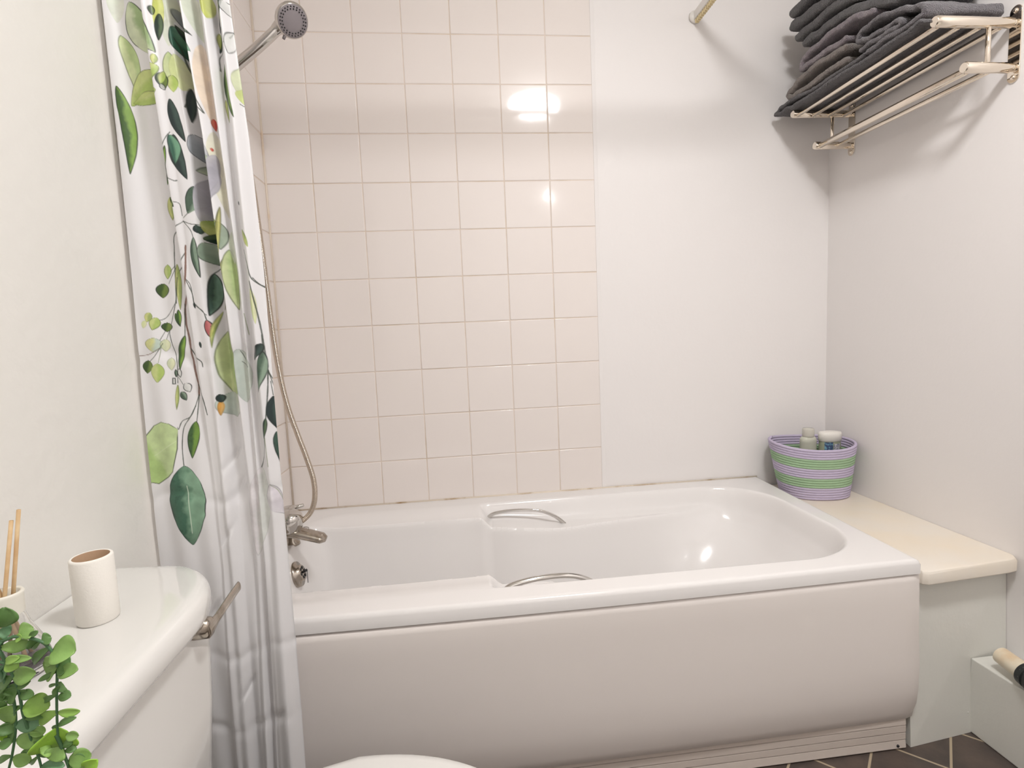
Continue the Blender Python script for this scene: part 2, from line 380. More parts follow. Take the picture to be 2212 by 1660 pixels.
 ('stem', [(-0.9469, 0.8997), (-0.9569, 0.8813), (-0.9705, 0.8624), (-0.9756, 0.8369), (-0.9767, 0.8112), (-0.9762, 0.7911)], 0.0014, 'k', 0),
 ('stem', [(-0.9466, 1.0013), (-0.9396, 0.9884), (-0.9284, 0.9787), (-0.9263, 0.9691)], 0.0018, 'k', 0),
 ('stem', [(-0.9503, 1.0799), (-0.9543, 1.0237)], 0.0013, 'k', 0),
 ('stem', [(-0.9386, 1.12), (-0.9311, 1.097), (-0.9284, 1.0784), (-0.9151, 1.0655), (-0.9107, 1.0499)], 0.0013, 'k', 0),
 ('stem', [(-0.9268, 1.0783), (-0.9107, 1.0592)], 0.001, 'k', 0),
 ('leaf', [-0.9297, 1.0816, -0.9285, 1.0716], 0.0034, 'T', 0),
 ('leaf', [-0.9268, 1.0132, -0.9254, 1.0022], 0.0037, 'T', 0),
 ('leaf', [-0.9111, 1.0505, -0.9085, 1.0205], 0.0105, 'R2', 0),
 ('stem', [(-0.9074, 1.0389), (-0.8996, 1.056)], 0.0011, 'k', 0),
 ('leaf', [-0.8968, 1.0664, -0.9078, 1.0014], 0.0049, 'L3', 0.1),
 ('stem', [(-0.9587, 1.1266), (-0.9633, 1.0896), (-0.9736, 1.0559), (-0.9808, 1.0343), (-0.9799, 1.0185), (-0.9746, 0.9898), (-0.9725, 0.9709), (-0.9745, 0.9425)], 0.0013, 'k', 0),
 ('stem', [(-0.9645, 1.0834), (-0.9833, 1.0594), (-0.9967, 1.0527)], 0.001, 'k', 0),
 ('leaf', [-0.9983, 1.0584, -1.0065, 1.0369], 0.0172, 'L2', 0),
 ('leaf', [-1.0082, 1.0679, -1.0139, 1.0511], 0.0127, 'L3', 0),
 ('leaf', [-1.0167, 1.0543, -1.0213, 1.0406], 0.009, 'P2', 0),
 ('leaf', [-0.9673, 1.0649, -0.96, 1.0412], 0.0082, 'M', 0),
 ('leaf', [-0.9613, 1.0709, -0.9608, 1.0422], 0.0082, 'M', 0),
 ('leaf', [-0.9835, 1.0494, -0.9853, 1.0329], 0.018, 'D', 0),
 ('stem', [(-0.9879, 1.0346), (-0.9963, 1.0193)], 0.001, 'k', 0),
 ('leaf', [-1.0049, 1.0234, -1.0086, 0.998], 0.0284, 'Gb', 0),
 ('stem', [(-0.9824, 1.0328), (-0.9876, 1.0189)], 0.001, 'k', 0),
 ('leaf', [-0.988, 1.0205, -0.9905, 0.9985], 0.0157, 'P3', 0),
 ('stem', [(-0.9977, 1.0053), (-1.0159, 0.9952), (-1.038, 0.9925)], 0.001, 'br', 0),
 ('leaf', [-1.0415, 0.9939, -1.0417, 0.9826], 0.0097, 'P3', 0),
 ('stem', [(-0.9931, 1.0129), (-1.0068, 0.9917), (-1.0151, 0.9833)], 0.001, 'k', 0),
 ('leaf', [-1.0184, 0.9846, -1.0218, 0.9616], 0.0172, 'D', 0),
 ('stem', [(-0.9962, 1.0068), (-1.0015, 0.9789)], 0.0009, 'g', 0),
 ('leaf', [-1.0029, 0.9784, -1.0057, 0.9446], 0.0217, 'L2', 0),
 ('leaf', [-0.9824, 0.9871, -0.9831, 0.9651], 0.0135, 'P3', 0),
 ('leaf', [-0.9541, 1.0253, -0.9682, 0.9645], 0.012, 'M', 0.08),
 ('leaf', [-0.9704, 0.9677, -0.9685, 0.9518], 0.0082, 'O', 0),
 ('leaf', [-0.9762, 0.9663, -0.9762, 0.9521], 0.0052, 'D2', 0),
 ('poly', [(-0.9827, 0.9515), (-0.9781, 0.9512), (-0.9784, 0.9404), (-0.9834, 0.9407)], 0.0, 'O', 0),
 ('leaf', [-0.9609, 0.9414, -0.9532, 0.9258], 0.015, 'O', 0),
 ('leaf', [-0.9699, 0.9264, -0.9606, 0.9109], 0.0127, 'D2', 0),
 ('stem', [(-0.9719, 0.9519), (-0.9645, 0.939)], 0.001, 'k', 0),
 ('leaf', [-0.9747, 0.9393, -0.9804, 0.8944], 0.0067, 'L3', 0),
 ('stem', [(-0.9812, 0.8631), (-0.9804, 0.8592)], 0.001, 'k', 0),
 ('poly', [(-0.9809, 0.8599), (-0.9931, 0.8709), (-1.0063, 0.8749), (-1.0207, 0.8687), (-1.0329, 0.8539), (-1.0432, 0.8385), (-1.0465, 0.8211), (-1.0502, 0.8133), (-1.0512, 0.781), (-1.0525, 0.7628), (-1.0422, 0.7614), (-1.0327, 0.7665), (-1.0221, 0.7629), (-1.0017, 0.7756), (-0.9935, 0.7845), (-0.9837, 0.825)], 0.0, 'LB', 0),
 ('leaf', [-0.976, 0.7931, -0.9731, 0.6466], 0.0618, 'DB3', 0),
 ('leaf', [-0.9483, 0.8723, -0.9604, 0.8059], 0.0202, 'MD', 0.05),
 ('leaf', [-0.8923, 1.0307, -0.8794, 0.8969], 0.0284, 'L1', 0.08),
 ('leaf', [-0.8645, 0.9978, -0.8587, 0.9011], 0.0337, 'G3', 0),
 ('leaf', [-0.8937, 0.9199, -0.8843, 0.874], 0.0412, 'G3', 0),
 ('stem', [(-0.8622, 0.9944), (-0.8508, 0.9655), (-0.8606, 0.9753)], 0.0009, 'k', 0),
 ('stem', [(-0.848, 1.0598), (-0.845, 1.0222)], 0.0009, 'g', 0),
 ('leaf', [-0.9034, 0.907, -0.9043, 0.8801], 0.0067, 'OR', 0),
 ('leaf', [-0.9044, 0.9186, -0.9023, 0.9034], 0.009, 'T', 0),
 ('leaf', [-0.8286, 1.1014, -0.8253, 1.0399], 0.0097, 'P2', 0),
 ('stem', [(-0.8292, 1.1137), (-0.823, 1.0647), (-0.8198, 1.0242), (-0.8184, 0.9862), (-0.8169, 0.9573), (-0.8111, 0.9404), (-0.8012, 0.9286)], 0.0015, 'k', 0),
 ('stem', [(-0.8169, 0.9573), (-0.8191, 0.9193), (-0.8233, 0.8756), (-0.8291, 0.8374), (-0.8313, 0.8173), (-0.844, 0.7814)], 0.0014, 'k', 0),
 ('stem', [(-0.82, 1.0211), (-0.82, 0.9896), (-0.8172, 0.959)], 0.0011, 'k', 0),
 ('stem', [(-0.8169, 0.9573), (-0.8119, 0.9308), (-0.8055, 0.9044)], 0.0011, 'k', 0),
 ('stem', [(-0.815, 0.9377), (-0.8132, 0.9114)], 0.001, 'k', 0),
 ('stem', [(-0.8282, 0.8374), (-0.8272, 0.7851)], 0.001, 'g', 0),
 ('leaf', [-0.8204, 1.0054, -0.8399, 0.9767], 0.015, 'T', 0),
 ('leaf', [-0.8206, 0.9912, -0.835, 0.9185], 0.0142, 'D2', -0.08),
 ('leaf', [-0.813, 0.9108, -0.8105, 0.8491], 0.0157, 'T', 0.1),
 ('leaf', [-0.8039, 0.9011, -0.8001, 0.8303], 0.0127, 'Y2', 0),
 ('leaf', [-0.8123, 0.8459, -0.8032, 0.7696], 0.0247, 'DB2', -0.1),
 ('leaf', [-0.8241, 0.8726, -0.8304, 0.8355], 0.0075, 'DB', 0),
 ('leaf', [-0.802, 0.7989, -0.8006, 0.7855], 0.0052, 'T', 0),
 ('leaf', [-0.8445, 0.7815, -0.864, 0.6153], 0.043, 'PP', 0),
 ('leaf', [-0.8278, 0.7515, -0.8065, 0.6879], 0.0262, 'PV', 0.2),
 ('stem', [(-0.8278, 0.7515), (-0.8184, 0.7376), (-0.8069, 0.7016)], 0.0008, 'g', 0),
 ('stem', [(-0.8243, 1.1198), (-0.8186, 1.1102), (-0.812, 1.1056)], 0.0013, 'k', 0),
]
STEMS = [[(-0.8366, -1.36, 0.7949), (-0.8263, -1.36, 0.7962), (-0.8206, -1.36, 0.7977), (-0.8157, -1.36, 0.7989), (-0.8058, -1.36, 0.7967), (-0.7974, -1.36, 0.7922), (-0.7921, -1.36, 0.7846), (-0.7896, -1.36, 0.7787), (-0.7905, -1.36, 0.7685), (-0.7927, -1.36, 0.7527), (-0.7945, -1.36, 0.7368), (-0.7956, -1.36, 0.7239), (-0.7963, -1.36, 0.7125)], [(-0.8371, -1.36, 0.7911), (-0.8307, -1.36, 0.7935), (-0.8272, -1.36, 0.7884), (-0.8243, -1.36, 0.7795), (-0.8203, -1.36, 0.7671), (-0.8183, -1.36, 0.7557), (-0.818, -1.36, 0.7413), (-0.8174, -1.36, 0.7348), (-0.8154, -1.36, 0.7224), (-0.8138, -1.36, 0.7132), (-0.8115, -1.36, 0.7031), (-0.8105, -1.36, 0.6939), (-0.8102, -1.36, 0.6847)], [(-0.8349, -1.36, 0.7814), (-0.8292, -1.36, 0.7729), (-0.8264, -1.36, 0.7623), (-0.823, -1.36, 0.7507), (-0.8231, -1.36, 0.7363), (-0.8252, -1.36, 0.722), (-0.8292, -1.36, 0.7063), (-0.8326, -1.36, 0.6961), (-0.8349, -1.36, 0.6882)], [(-0.797, -1.36, 0.7184), (-0.7946, -1.36, 0.709), (-0.7934, -1.36, 0.7015), (-0.7916, -1.36, 0.6921), (-0.7912, -1.36, 0.6829)]]
LEAVES = [((-0.792, -1.36, 0.7853), (-0.7742, -1.3631, 0.7845), 0.02, 1), ((-0.7896, -1.36, 0.7787), (-0.7989, -1.3595, 0.7766), 0.0071, 1), ((-0.7899, -1.36, 0.7795), (-0.7795, -1.3616, 0.7849), 0.0047, 2), ((-0.7903, -1.36, 0.7732), (-0.7992, -1.3588, 0.767), 0.0153, 1), ((-0.7897, -1.36, 0.7724), (-0.7824, -1.3585, 0.7714), 0.0153, 0), ((-0.79, -1.36, 0.7668), (-0.7726, -1.3652, 0.7715), 0.0108, 1), ((-0.7908, -1.36, 0.7689), (-0.8001, -1.3658, 0.766), 0.0035, 0), ((-0.7916, -1.36, 0.759), (-0.8008, -1.356, 0.7552), 0.0021, 0), ((-0.7915, -1.36, 0.7594), (-0.7869, -1.3629, 0.7616), 0.0012, 0), ((-0.7923, -1.36, 0.7526), (-0.7929, -1.3632, 0.7558), 0.0071, 0), ((-0.7919, -1.36, 0.7534), (-0.7908, -1.3541, 0.7523), 0.01, 0), ((-0.792, -1.36, 0.7494), (-0.7832, -1.3604, 0.7482), 0.0075, 0), ((-0.7933, -1.36, 0.7503), (-0.8067, -1.356, 0.7438), 0.0042, 0), ((-0.7939, -1.36, 0.7363), (-0.7783, -1.3603, 0.7354), 0.0059, 2), ((-0.7942, -1.36, 0.7367), (-0.8092, -1.3583, 0.7292), 0.0087, 2), ((-0.7952, -1.36, 0.7255), (-0.7788, -1.3642, 0.7335), 0.0047, 0), ((-0.7954, -1.36, 0.7263), (-0.8005, -1.3584, 0.7224), 0.0024, 0), ((-0.7957, -1.36, 0.7239), (-0.8031, -1.3556, 0.7044), 0.0295, 3), ((-0.7905, -1.36, 0.7175), (-0.7821, -1.3597, 0.715), 0.0065, 1), ((-0.7939, -1.36, 0.7089), (-0.7883, -1.3571, 0.7095), 0.0053, 0), ((-0.793, -1.36, 0.7047), (-0.7856, -1.3579, 0.7041), 0.0047, 0), ((-0.7947, -1.36, 0.7082), (-0.7989, -1.3652, 0.7018), 0.0147, 1), ((-0.7911, -1.36, 0.6962), (-0.7767, -1.3569, 0.6966), 0.0153, 1), ((-0.7907, -1.36, 0.6937), (-0.7794, -1.3589, 0.6928), 0.0141, 0), ((-0.7813, -1.36, 0.6891), (-0.769, -1.3624, 0.6961), 0.0112, 3), ((-0.8015, -1.36, 0.7099), (-0.8052, -1.3656, 0.7102), 0.013, 2), ((-0.813, -1.36, 0.7994), (-0.8062, -1.3556, 0.802), 0.0135, 1), ((-0.8063, -1.36, 0.7979), (-0.7998, -1.3603, 0.8017), 0.004, 0), ((-0.8059, -1.36, 0.7955), (-0.8067, -1.3574, 0.7877), 0.0073, 0), ((-0.7993, -1.36, 0.7932), (-0.8091, -1.3555, 0.7852), 0.0026, 0), ((-0.798, -1.36, 0.7931), (-0.7937, -1.3574, 0.7947), 0.0094, 0), ((-0.793, -1.36, 0.7886), (-0.8101, -1.3549, 0.7738), 0.0068, 0), ((-0.8156, -1.36, 0.7973), (-0.8104, -1.3613, 0.7983), 0.0059, 2), ((-0.8268, -1.36, 0.7915), (-0.8081, -1.3564, 0.7908), 0.0092, 1), ((-0.8249, -1.36, 0.8069), (-0.8198, -1.3607, 0.8222), 0.0177, 0), ((-0.8266, -1.36, 0.804), (-0.8222, -1.3548, 0.8005), 0.0092, 4), ((-0.8272, -1.36, 0.7994), (-0.8279, -1.3555, 0.7952), 0.0071, 2), ((-0.8249, -1.36, 0.7803), (-0.8111, -1.3648, 0.785), 0.0059, 2), ((-0.8241, -1.36, 0.781), (-0.8035, -1.3644, 0.7835), 0.0053, 1), ((-0.8235, -1.36, 0.7802), (-0.8139, -1.3634, 0.7766), 0.0094, 2), ((-0.8232, -1.36, 0.777), (-0.837, -1.3544, 0.7669), 0.0124, 4), ((-0.8208, -1.36, 0.7688), (-0.8047, -1.3608, 0.7698), 0.0127, 1), ((-0.8217, -1.36, 0.7673), (-0.8334, -1.3585, 0.7597), 0.0124, 0), ((-0.8195, -1.36, 0.7599), (-0.8079, -1.3624, 0.7649), 0.0066, 0), ((-0.8199, -1.36, 0.7591), (-0.8286, -1.3599, 0.7505), 0.0135, 0), ((-0.8182, -1.36, 0.7565), (-0.812, -1.3614, 0.7568), 0.0016, 0), ((-0.8178, -1.36, 0.7541), (-0.8073, -1.3618, 0.7533), 0.0073, 0), ((-0.8199, -1.36, 0.7535), (-0.8275, -1.359, 0.7601), 0.0088, 0), ((-0.8165, -1.36, 0.7447), (-0.7999, -1.359, 0.7407), 0.0159, 2), ((-0.8169, -1.36, 0.7444), (-0.8319, -1.3551, 0.7365), 0.0049, 0), ((-0.8175, -1.36, 0.7344), (-0.8034, -1.3578, 0.7338), 0.0061, 0), ((-0.8242, -1.36, 0.7304), (-0.8103, -1.3549, 0.7262), 0.0113, 4), ((-0.8154, -1.36, 0.7224), (-0.8073, -1.3557, 0.7195), 0.0073, 1), ((-0.816, -1.36, 0.7233), (-0.8278, -1.3541, 0.7143), 0.0038, 0), ((-0.825, -1.36, 0.7179), (-0.8078, -1.3579, 0.7165), 0.0115, 1), ((-0.8137, -1.36, 0.714), (-0.8044, -1.364, 0.7181), 0.0024, 0), ((-0.8145, -1.36, 0.7133), (-0.8267, -1.3557, 0.7023), 0.0033, 0), ((-0.8114, -1.36, 0.7039), (-0.8082, -1.3544, 0.6987), 0.0031, 0), ((-0.8119, -1.36, 0.7027), (-0.8218, -1.3551, 0.6937), 0.0032, 0), ((-0.8287, -1.36, 0.7046), (-0.8175, -1.3592, 0.6991), 0.0092, 1), ((-0.8303, -1.36, 0.7056), (-0.8409, -1.3574, 0.7007), 0.0049, 0), ((-0.8267, -1.36, 0.7185), (-0.8343, -1.3635, 0.7163), 0.0073, 0), ((-0.8254, -1.36, 0.7317), (-0.8403, -1.356, 0.7199), 0.0183, 0), ((-0.8237, -1.36, 0.7452), (-0.8352, -1.3591, 0.7355), 0.0177, 1), ((-0.8248, -1.36, 0.7252), (-0.8338, -1.3626, 0.7308), 0.0082, 0), ((-0.8331, -1.36, 0.7415), (-0.8316, -1.3652, 0.7532), 0.0106, 0), ((-0.8237, -1.36, 0.7508), (-0.8361, -1.3558, 0.7549), 0.0106, 0), ((-0.8249, -1.36, 0.7581), (-0.8374, -1.3541, 0.749), 0.0094, 0), ((-0.8104, -1.36, 0.6947), (-0.7906, -1.3649, 0.6963), 0.0071, 4), ((-0.7907, -1.36, 0.6879), (-0.786, -1.3564, 0.6865), 0.0059, 0), ((-0.8317, -1.36, 0.7196), (-0.8328, -1.3611, 0.7263), 0.0071, 3)]
# ------------------------------------------------------------------ bathtub
def smooth01(t): t = np.clip(t, 0, 1); return t*t*(3-2*t)
def smin(a, b, k): h = np.clip(.5+.5*(b-a)/k, 0, 1); return b*(1-h)+a*h-k*h*(1-h)
TX0, TX1, TZ = XL+.002, .574, .452
def front_y(x): return -.711-.010*np.sin(np.clip((x+1.04)/1.6, 0, 1)*PI)
def right_x(t): return .574-.030*t           # the far end of the rim runs very slightly askew
bath = thing('bathtub', 'white acrylic bathtub with grab handles along the tiled wall', 'bathtub', (-.25, -.36, 0))
NX, NY = 540, 250
U, V = np.meshgrid(np.linspace(0, 1, NX), np.linspace(0, 1, NY), indexing='ij')
X = TX0+U*(right_x(V)-TX0)
Y = -.001+V*(front_y(X)+.001)
YC = -.366; dy = np.abs(Y-YC)
hO = .296
# outer recess outline
def rbox(x, d, x0, x1, h, r0, r1):
    cx = (x0+x1)/2; hx = (x1-x0)/2; r = np.where(x > cx, r1, r0)
    qx = np.abs(x-cx)-hx+r; qy = d-h+r
    return -(np.hypot(np.maximum(qx, 0), np.maximum(qy, 0))+np.minimum(np.maximum(qx, qy), 0)-r)
tO = rbox(X, dy, -.965, .506, hO, .12, .20)
right = smooth01((X+.435)/.04)
# shelf below the flat band: gentle slope on the tap half, deeper arm rest on the other
shelf_l = .014*smooth01(tO/.10)
shelf_r = .034*smooth01((tO-.003)/.026)+(.010+.022*smooth01((X+.40)/.26))*smooth01(tO/.05)
shelf = shelf_l*(1-right)+shelf_r*right
# inner edge half width
hI = np.interp(X, [-1.0, -.95, -.46, -.42, -.35, -.30, -.17, -.05, .11, .28, .42, .60],
                  [.19, .204, .200, .194, .178, .176, .190, .212, .234, .258, .282, .290])
hs = hI.copy()
k = np.hanning(47); k /= k.sum()
for j in range(NY): hs[:, j] = np.convolve(np.pad(hI[:, j], 23, 'edge'), k, 'valid')
edge = hs-dy
qy = edge/(.13+.10*smooth01((X-.02)/.34))
qr = (.500-X)/.62; ql = (X+.952)/.10
def wall_f(q):   # steep just below the lip, flattening into the floor of the bath
    q = np.clip(q, 0, 1); return np.sin(PI/2*q*np.clip(q/.07, 0, 1)**.6)
drop = .345*wall_f(qy)*np.sin(PI/2*np.clip(qr, 0, 1))**.9*wall_f(ql)*wall_f((tO+.002)/.09)
Z = TZ-np.maximum(shelf, 0)*np.clip(tO > 0, 0, 1)-drop
# roll the outer rim down at the front and at the right end
e = np.minimum((1-V)*.71, (1-U)*1.6)
RR = .010
Z = Z-np.where(e < RR, RR-np.sqrt(np.maximum(RR*RR-(RR-e)**2, 0)), 0)
P = np.stack([X, Y, Z], -1)
vv = P.reshape(-1, 3).tolist(); idx = np.arange(NX*NY).reshape(NX, NY)
ff = np.stack([idx[:-1, :-1], idx[1:, :-1], idx[1:, 1:], idx[:-1, 1:]], -1).reshape(-1, 4)
ff = ff[:, ::-1].tolist()
def strip(loop, dz, inset):   # skirts under the rim
    base = len(vv); n = len(loop)
    for (i, d) in ((0, 0), (1, 0), (1, 1)): pass
    for id_ in loop:
        x, y, z = vv[id_]; vv.append([x, y, TZ-dz])
    for a in range(n-1): ff.append([loop[a], loop[a+1], base+a+1, base+a])
    b2 = len(vv)
    for id_ in loop:
        x, y, z = vv[id_]; vv.append([x-inset[0], y-inset[1], TZ-dz])
    for a in range(n-1): ff.append([base+a, base+a+1, b2+a+1, b2+a])
strip([int(i) for i in idx[:, -1]], .033, (0, -.012))
strip([int(i) for i in idx[-1, ::-1]], .033, (.012, 0))
bo = mesh_obj('basin', vv, ff, M_TUB, bath)
bm = bmesh.new(); bm.from_mesh(bo.data); bmesh.ops.recalc_face_normals(bm, faces=bm.faces); bm.to_mesh(bo.data); bm.free(); bo.data.set_sharp_from_angle(angle=math.radians(60))
# curved plastic panel below the rim
g = G(); prof = [(.428, -.676), (.4172, -.690), (.4168, -.704), (.4130, -.7088), (.400, -.7105), (.36, -.7115), (.28, -.713), (.20, -.718), (.14, -.7175), (.10, -.713), (.078, -.706), (.060, -.702), (.054, -.690), (.056, -.676)]
Pp = []
for i in range(81):
    u = i/80; x = XL+.003+u*(.549-XL-.003)
    bow = .009*math.sin(PI*u); e = max(0, (u-.985)/.015)
    lz = -.0035*max(0, 1-u*1.6)
    Pp.append([(x, y-bow+.006*e*e-.005*max(0, 1-u*2), z+(lz if k_ < 4 else 0)) for k_, (z, y) in enumerate(prof)])
g.add(*grid(Pp)); 
m_ = len(prof); g.add([Pp[-1][k_] for k_ in range(m_)], [tuple(range(m_))])
panel = g.obj('side_panel', M_PANEL, bath, sharp=60)
# recessed kick strip with three grooves
g = G(); zz = [.078, .070, .066]; pr = [(.075, -.672), (.066, -.690)]
for zc in (.042, .024, .006): pr += [(zc+.0013, -.692), (zc+.0009, -.686), (zc-.0009, -.686), (zc-.0013, -.692)]
pr += [(-.013, -.694), (-.0175, -.690)]
g.add(*grid([[(x, y+.001-.012*(1 if 0 else 0)-.010, z) for z, y in pr] for x in np.linspace(XL+.004, .530, 30)]))
g.add([(.530, y-.009, z) for z, y in pr]+[(.530, -.66, -.0175), (.530, -.66, .075)], [tuple(range(len(pr)))+(len(pr), len(pr)+1)])
g.obj('kick_strip', mat('kick_strip_plastic', srgb(214,203,194), .3), bath, sharp=30)
g = G(); v, f = lathe([(.0, -.7047), (.003, -.7045), (.0034, -.703), (.0034, -.698)], (.509, 0, -.007), 12, 'y'); g.add(v, f); g.obj('screw_cap', M_DARK, bath)
# grab handles
def handle(side, z0, z1):
    pts = [(x, y if side > 0 else 2*YC-y, z+z0) for x, y, z in [(-.404, -.094, .404), (-.402, -.104, .416), (-.385, -.113, .429), (-.335, -.120, .4365), (-.275, -.127, .4365), (-.230, -.132, .429), (-.192, -.134, .411), (-.166, -.132, .388), (-.162, -.130, .380)]]
    s = spline(pts, 6); n = len(s); r = [.0085-.002*math.sin(PI*i/(n-1)) if 2 < i < n-3 else .0095 for i in range(n)]
    g = G(); g.add(*tube(s, r, 14, flat=.62)); o = g.obj('grab_handle', M_CHROME, bath); return o
handle(1, 0, 0); handle(-1, .004, 0)
# overflow with plug chain
ov = G(); c = (-.927, -.36, .392); v, f = lathe([(.0, .012), (.020, .012), (.022, .010), (.022, .004), (.033, .002), (.034, -.002), (.034, -.012)], (0,0,0), 32, 'x')
tilt = Matrix.Rotation(math.radians(-18), 3, 'Y')
v = [tuple(tilt @ Vector(q)+Vector(c)) for q in v]; ov.add(v, f)
ovo = ov.obj('overflow', M_TARN, bath)
g = G()
for a in range(6):
    an = a*PI/3; p = tilt @ Vector((.0122, .013*math.cos(an), .013*math.sin(an)))+Vector(c)
    q = tilt @ Vector((.0132, .013*math.cos(an), .013*math.sin(an)))+Vector(c)
    g.add(*tube([p, q], .0042, 10))
g.obj('drain_hole', M_DARK, ovo)
g = G(); p = tilt @ Vector((.012, 0, 0))+Vector(c); q = tilt @ Vector((.024, 0, .002))+Vector(c); g.add(*tube([p, q], .0035, 8))
for k_ in range(9): v, f = lathe([(0, .0014), (.0011, .0009), (.0014, 0), (.0011, -.0009), (0, -.0014)], (q.x+.001, q.y-.003, q.z-.004-k_*.0036), 8); g.add(v, f)
g.obj('plug_chain', M_DARK, ovo)
# ------------------------------------------------------------------ bath mixer and shower
mx = thing('bath_mixer_tap', 'worn chrome bath mixer tap on the left end of the bathtub', 'tap', (-.955, -.36, .44))
g = G()
for s in (-1, 1): g.add(*lathe([(.0, .446), (.026, .446), (.025, .452), (.016, .458), (.015, .50)], (-.965, -.36+s*.075, 0), 24))
g.add(*tube([(-.965, -.46, .508), (-.965, -.44, .508), (-.965, -.28, .508), (-.965, -.26, .508)], [.012, .021, .021, .012], 24))
g.add(*tube(spline([(-.965, -.36, .508), (-.935, -.36, .508), (-.905, -.36, .500), (-.872, -.36, .489), (-.849, -.36, .481)], 6), [.027-.003*i/24 if i < 22 else .021-.004*(i-22) for i in range(25)], 24, flat=.52, up=(0, 0, 1)))
g.obj('body', M_TARN, mx)
g = G(); g.add(*lathe([(.0, .566), (.020, .564), (.031, .555), (.034, .542), (.032, .522), (.024, .508)], (-.938, -.36, 0), 32)); g.obj('diverter', M_CHROME, mx)
g = G()
for s in (-1, 1):
    g = G(); g.add(*lathe([(0, .55), (.018, .549), (.021, .543), (.020, .525), (.015, .51)], (-.965, -.36+s*.085, 0), 24))
    g.add(*tube([(-.965, -.36+s*.085, .542), (-.925, -.36+s*.085, .552)], [.008, .005], 10)); g.obj('handle', M_CHROME, mx)
g = G(); ring = [(-.908+.014*math.cos(t), -.352+.016*math.sin(t), .510) for t in np.linspace(PI*.0, PI*1.2, 14)]; g.add(*tube(ring, .0012, 6)); g.obj('plug_ring', M_CHROME, mx)
hand = thing('hand_shower', 'chrome hand shower with grey spray face held high on the end wall', 'shower head', (-.835, -.36, 1.78))
cn = Vector((-.832, -.365, 1.777)); nrm = Vector((.50, -.62, -.60)).normalized(); grip = Vector((-1.02, -.345, 1.648))
rot = nrm.to_track_quat('Z', 'Y').to_matrix()
def ht(v): return [tuple(rot @ Vector(q)+cn) for q in v]
g = G(); v, f = lathe([(.0, -.026), (.016, -.025), (.030, -.017), (.038, -.006), (.0395, .001), (.038, .006), (.0355, .0075)], (0,0,0), 48); g.add(ht(v), f)
hd = (grip-cn).normalized()
s_ = spline([cn-nrm*.014, cn+hd*.035-nrm*.013, cn+hd*.06-nrm*.008, cn+hd*.11-nrm*.002, cn+hd*.17, grip], 6); n_ = len(s_)
g.add(*tube(s_, [.020-.0075*min(1, i/9) for i in range(n_)], 20)); g.obj('shell', M_CHROME, hand, sharp=60)
g = G(); v, f = lathe([(.0355, .0070), (.034, .0082), (.0, .0086)], (0,0,0), 48); g.add(ht(v), f)
for R_, N_ in ((.0305, 26), (.0255, 22)):
    for a in range(N_):
        t = 2*PI*a/N_; v, f = lathe([(.0017, .0078), (.0015, .0096), (.0, .0099)], (R_*math.cos(t), R_*math.sin(t), 0), 8); g.add(ht(v), f, 1)
g.obj('spray_face', None, hand, mats=[mat('grey_spray_face', srgb(150,143,146), .35), M_DARK])
g = G(); lt = rot.inverted() @ Vector((-.35, 0, -1)); lt.z = 0; lt.normalize()
p0 = rot @ (lt*.036+Vector((0,0,.002)))+cn; p1 = rot @ (lt*.047+Vector((0,0,.003)))+cn; g.add(*tube([p0, p1], [.0042, .0034], 10)); g.obj('mode_lever', mat('grey_lever', srgb(130,124,124), .4), hand)
# riser and hose
rs = thing('shower_riser', 'chrome shower riser rail on the tiled end wall behind the curtain', 'shower rail', (XL, -.345, 1.1))
g = G(); g.add(*tube([(-1.005, -.345, 1.02), (-1.005, -.345, 1.72)], .010, 16)); g.obj('rail', M_CHROME, rs)
for z in (1.03, 1.71): g = G(); g.add(*tube([(XL+.0045, -.345, z), (-1.005, -.345, z)], .011, 14)); g.obj('bracket', M_CHROME, rs)
g = G(); g.add(*tube([(-1.005, -.345, 1.62), (-1.005, -.345, 1.665)], .017, 16)); g.obj('holder', M_CHROME, rs)
hs_ = spline([(-.945, -.36, .532), (-.925, -.36, .530), (-.905, -.355, .536), (-.885, -.35, .556), (-.873, -.35, .590), (-.872, -.35, .64), (-.885, -.35, .70), (-.903, -.35, .765), (-.922, -.35, .84), (-.936, -.35, .935), (-.944, -.35, 1.05), (-.953, -.35, 1.25), (-.965, -.345, 1.42), (-.99, -.335, 1.56), (-1.022, -.336, 1.625), (-1.026, -.345, 1.645)], 24)
L_ = [0]
for a, b in zip(hs_, hs_[1:]): L_.append(L_[-1]+(b-a).length)
N_ = int(L_[-1]/.0009); hp = []; hr = []
for i in range(N_+1):
    t = L_[-1]*i/N_; j = min(len(hs_)-2, int(np.searchsorted(L_, t, 'right'))-1); d = (t-L_[j])/max(1e-9, L_[j+1]-L_[j])
    hp.append(hs_[j].lerp(hs_[j+1], d)); hr.append(.0072-.0011*(1 if i % 4 == 0 else .15 if i % 4 in (1, 3) else 0))
g = G(); g.add(*tube(hp, hr, 12)); tag(g.obj('shower_hose', mat('ribbed_chrome_hose', srgb(196,184,170), .18, 1)), 'ribbed chrome shower hose looping from the bath tap', 'hose')
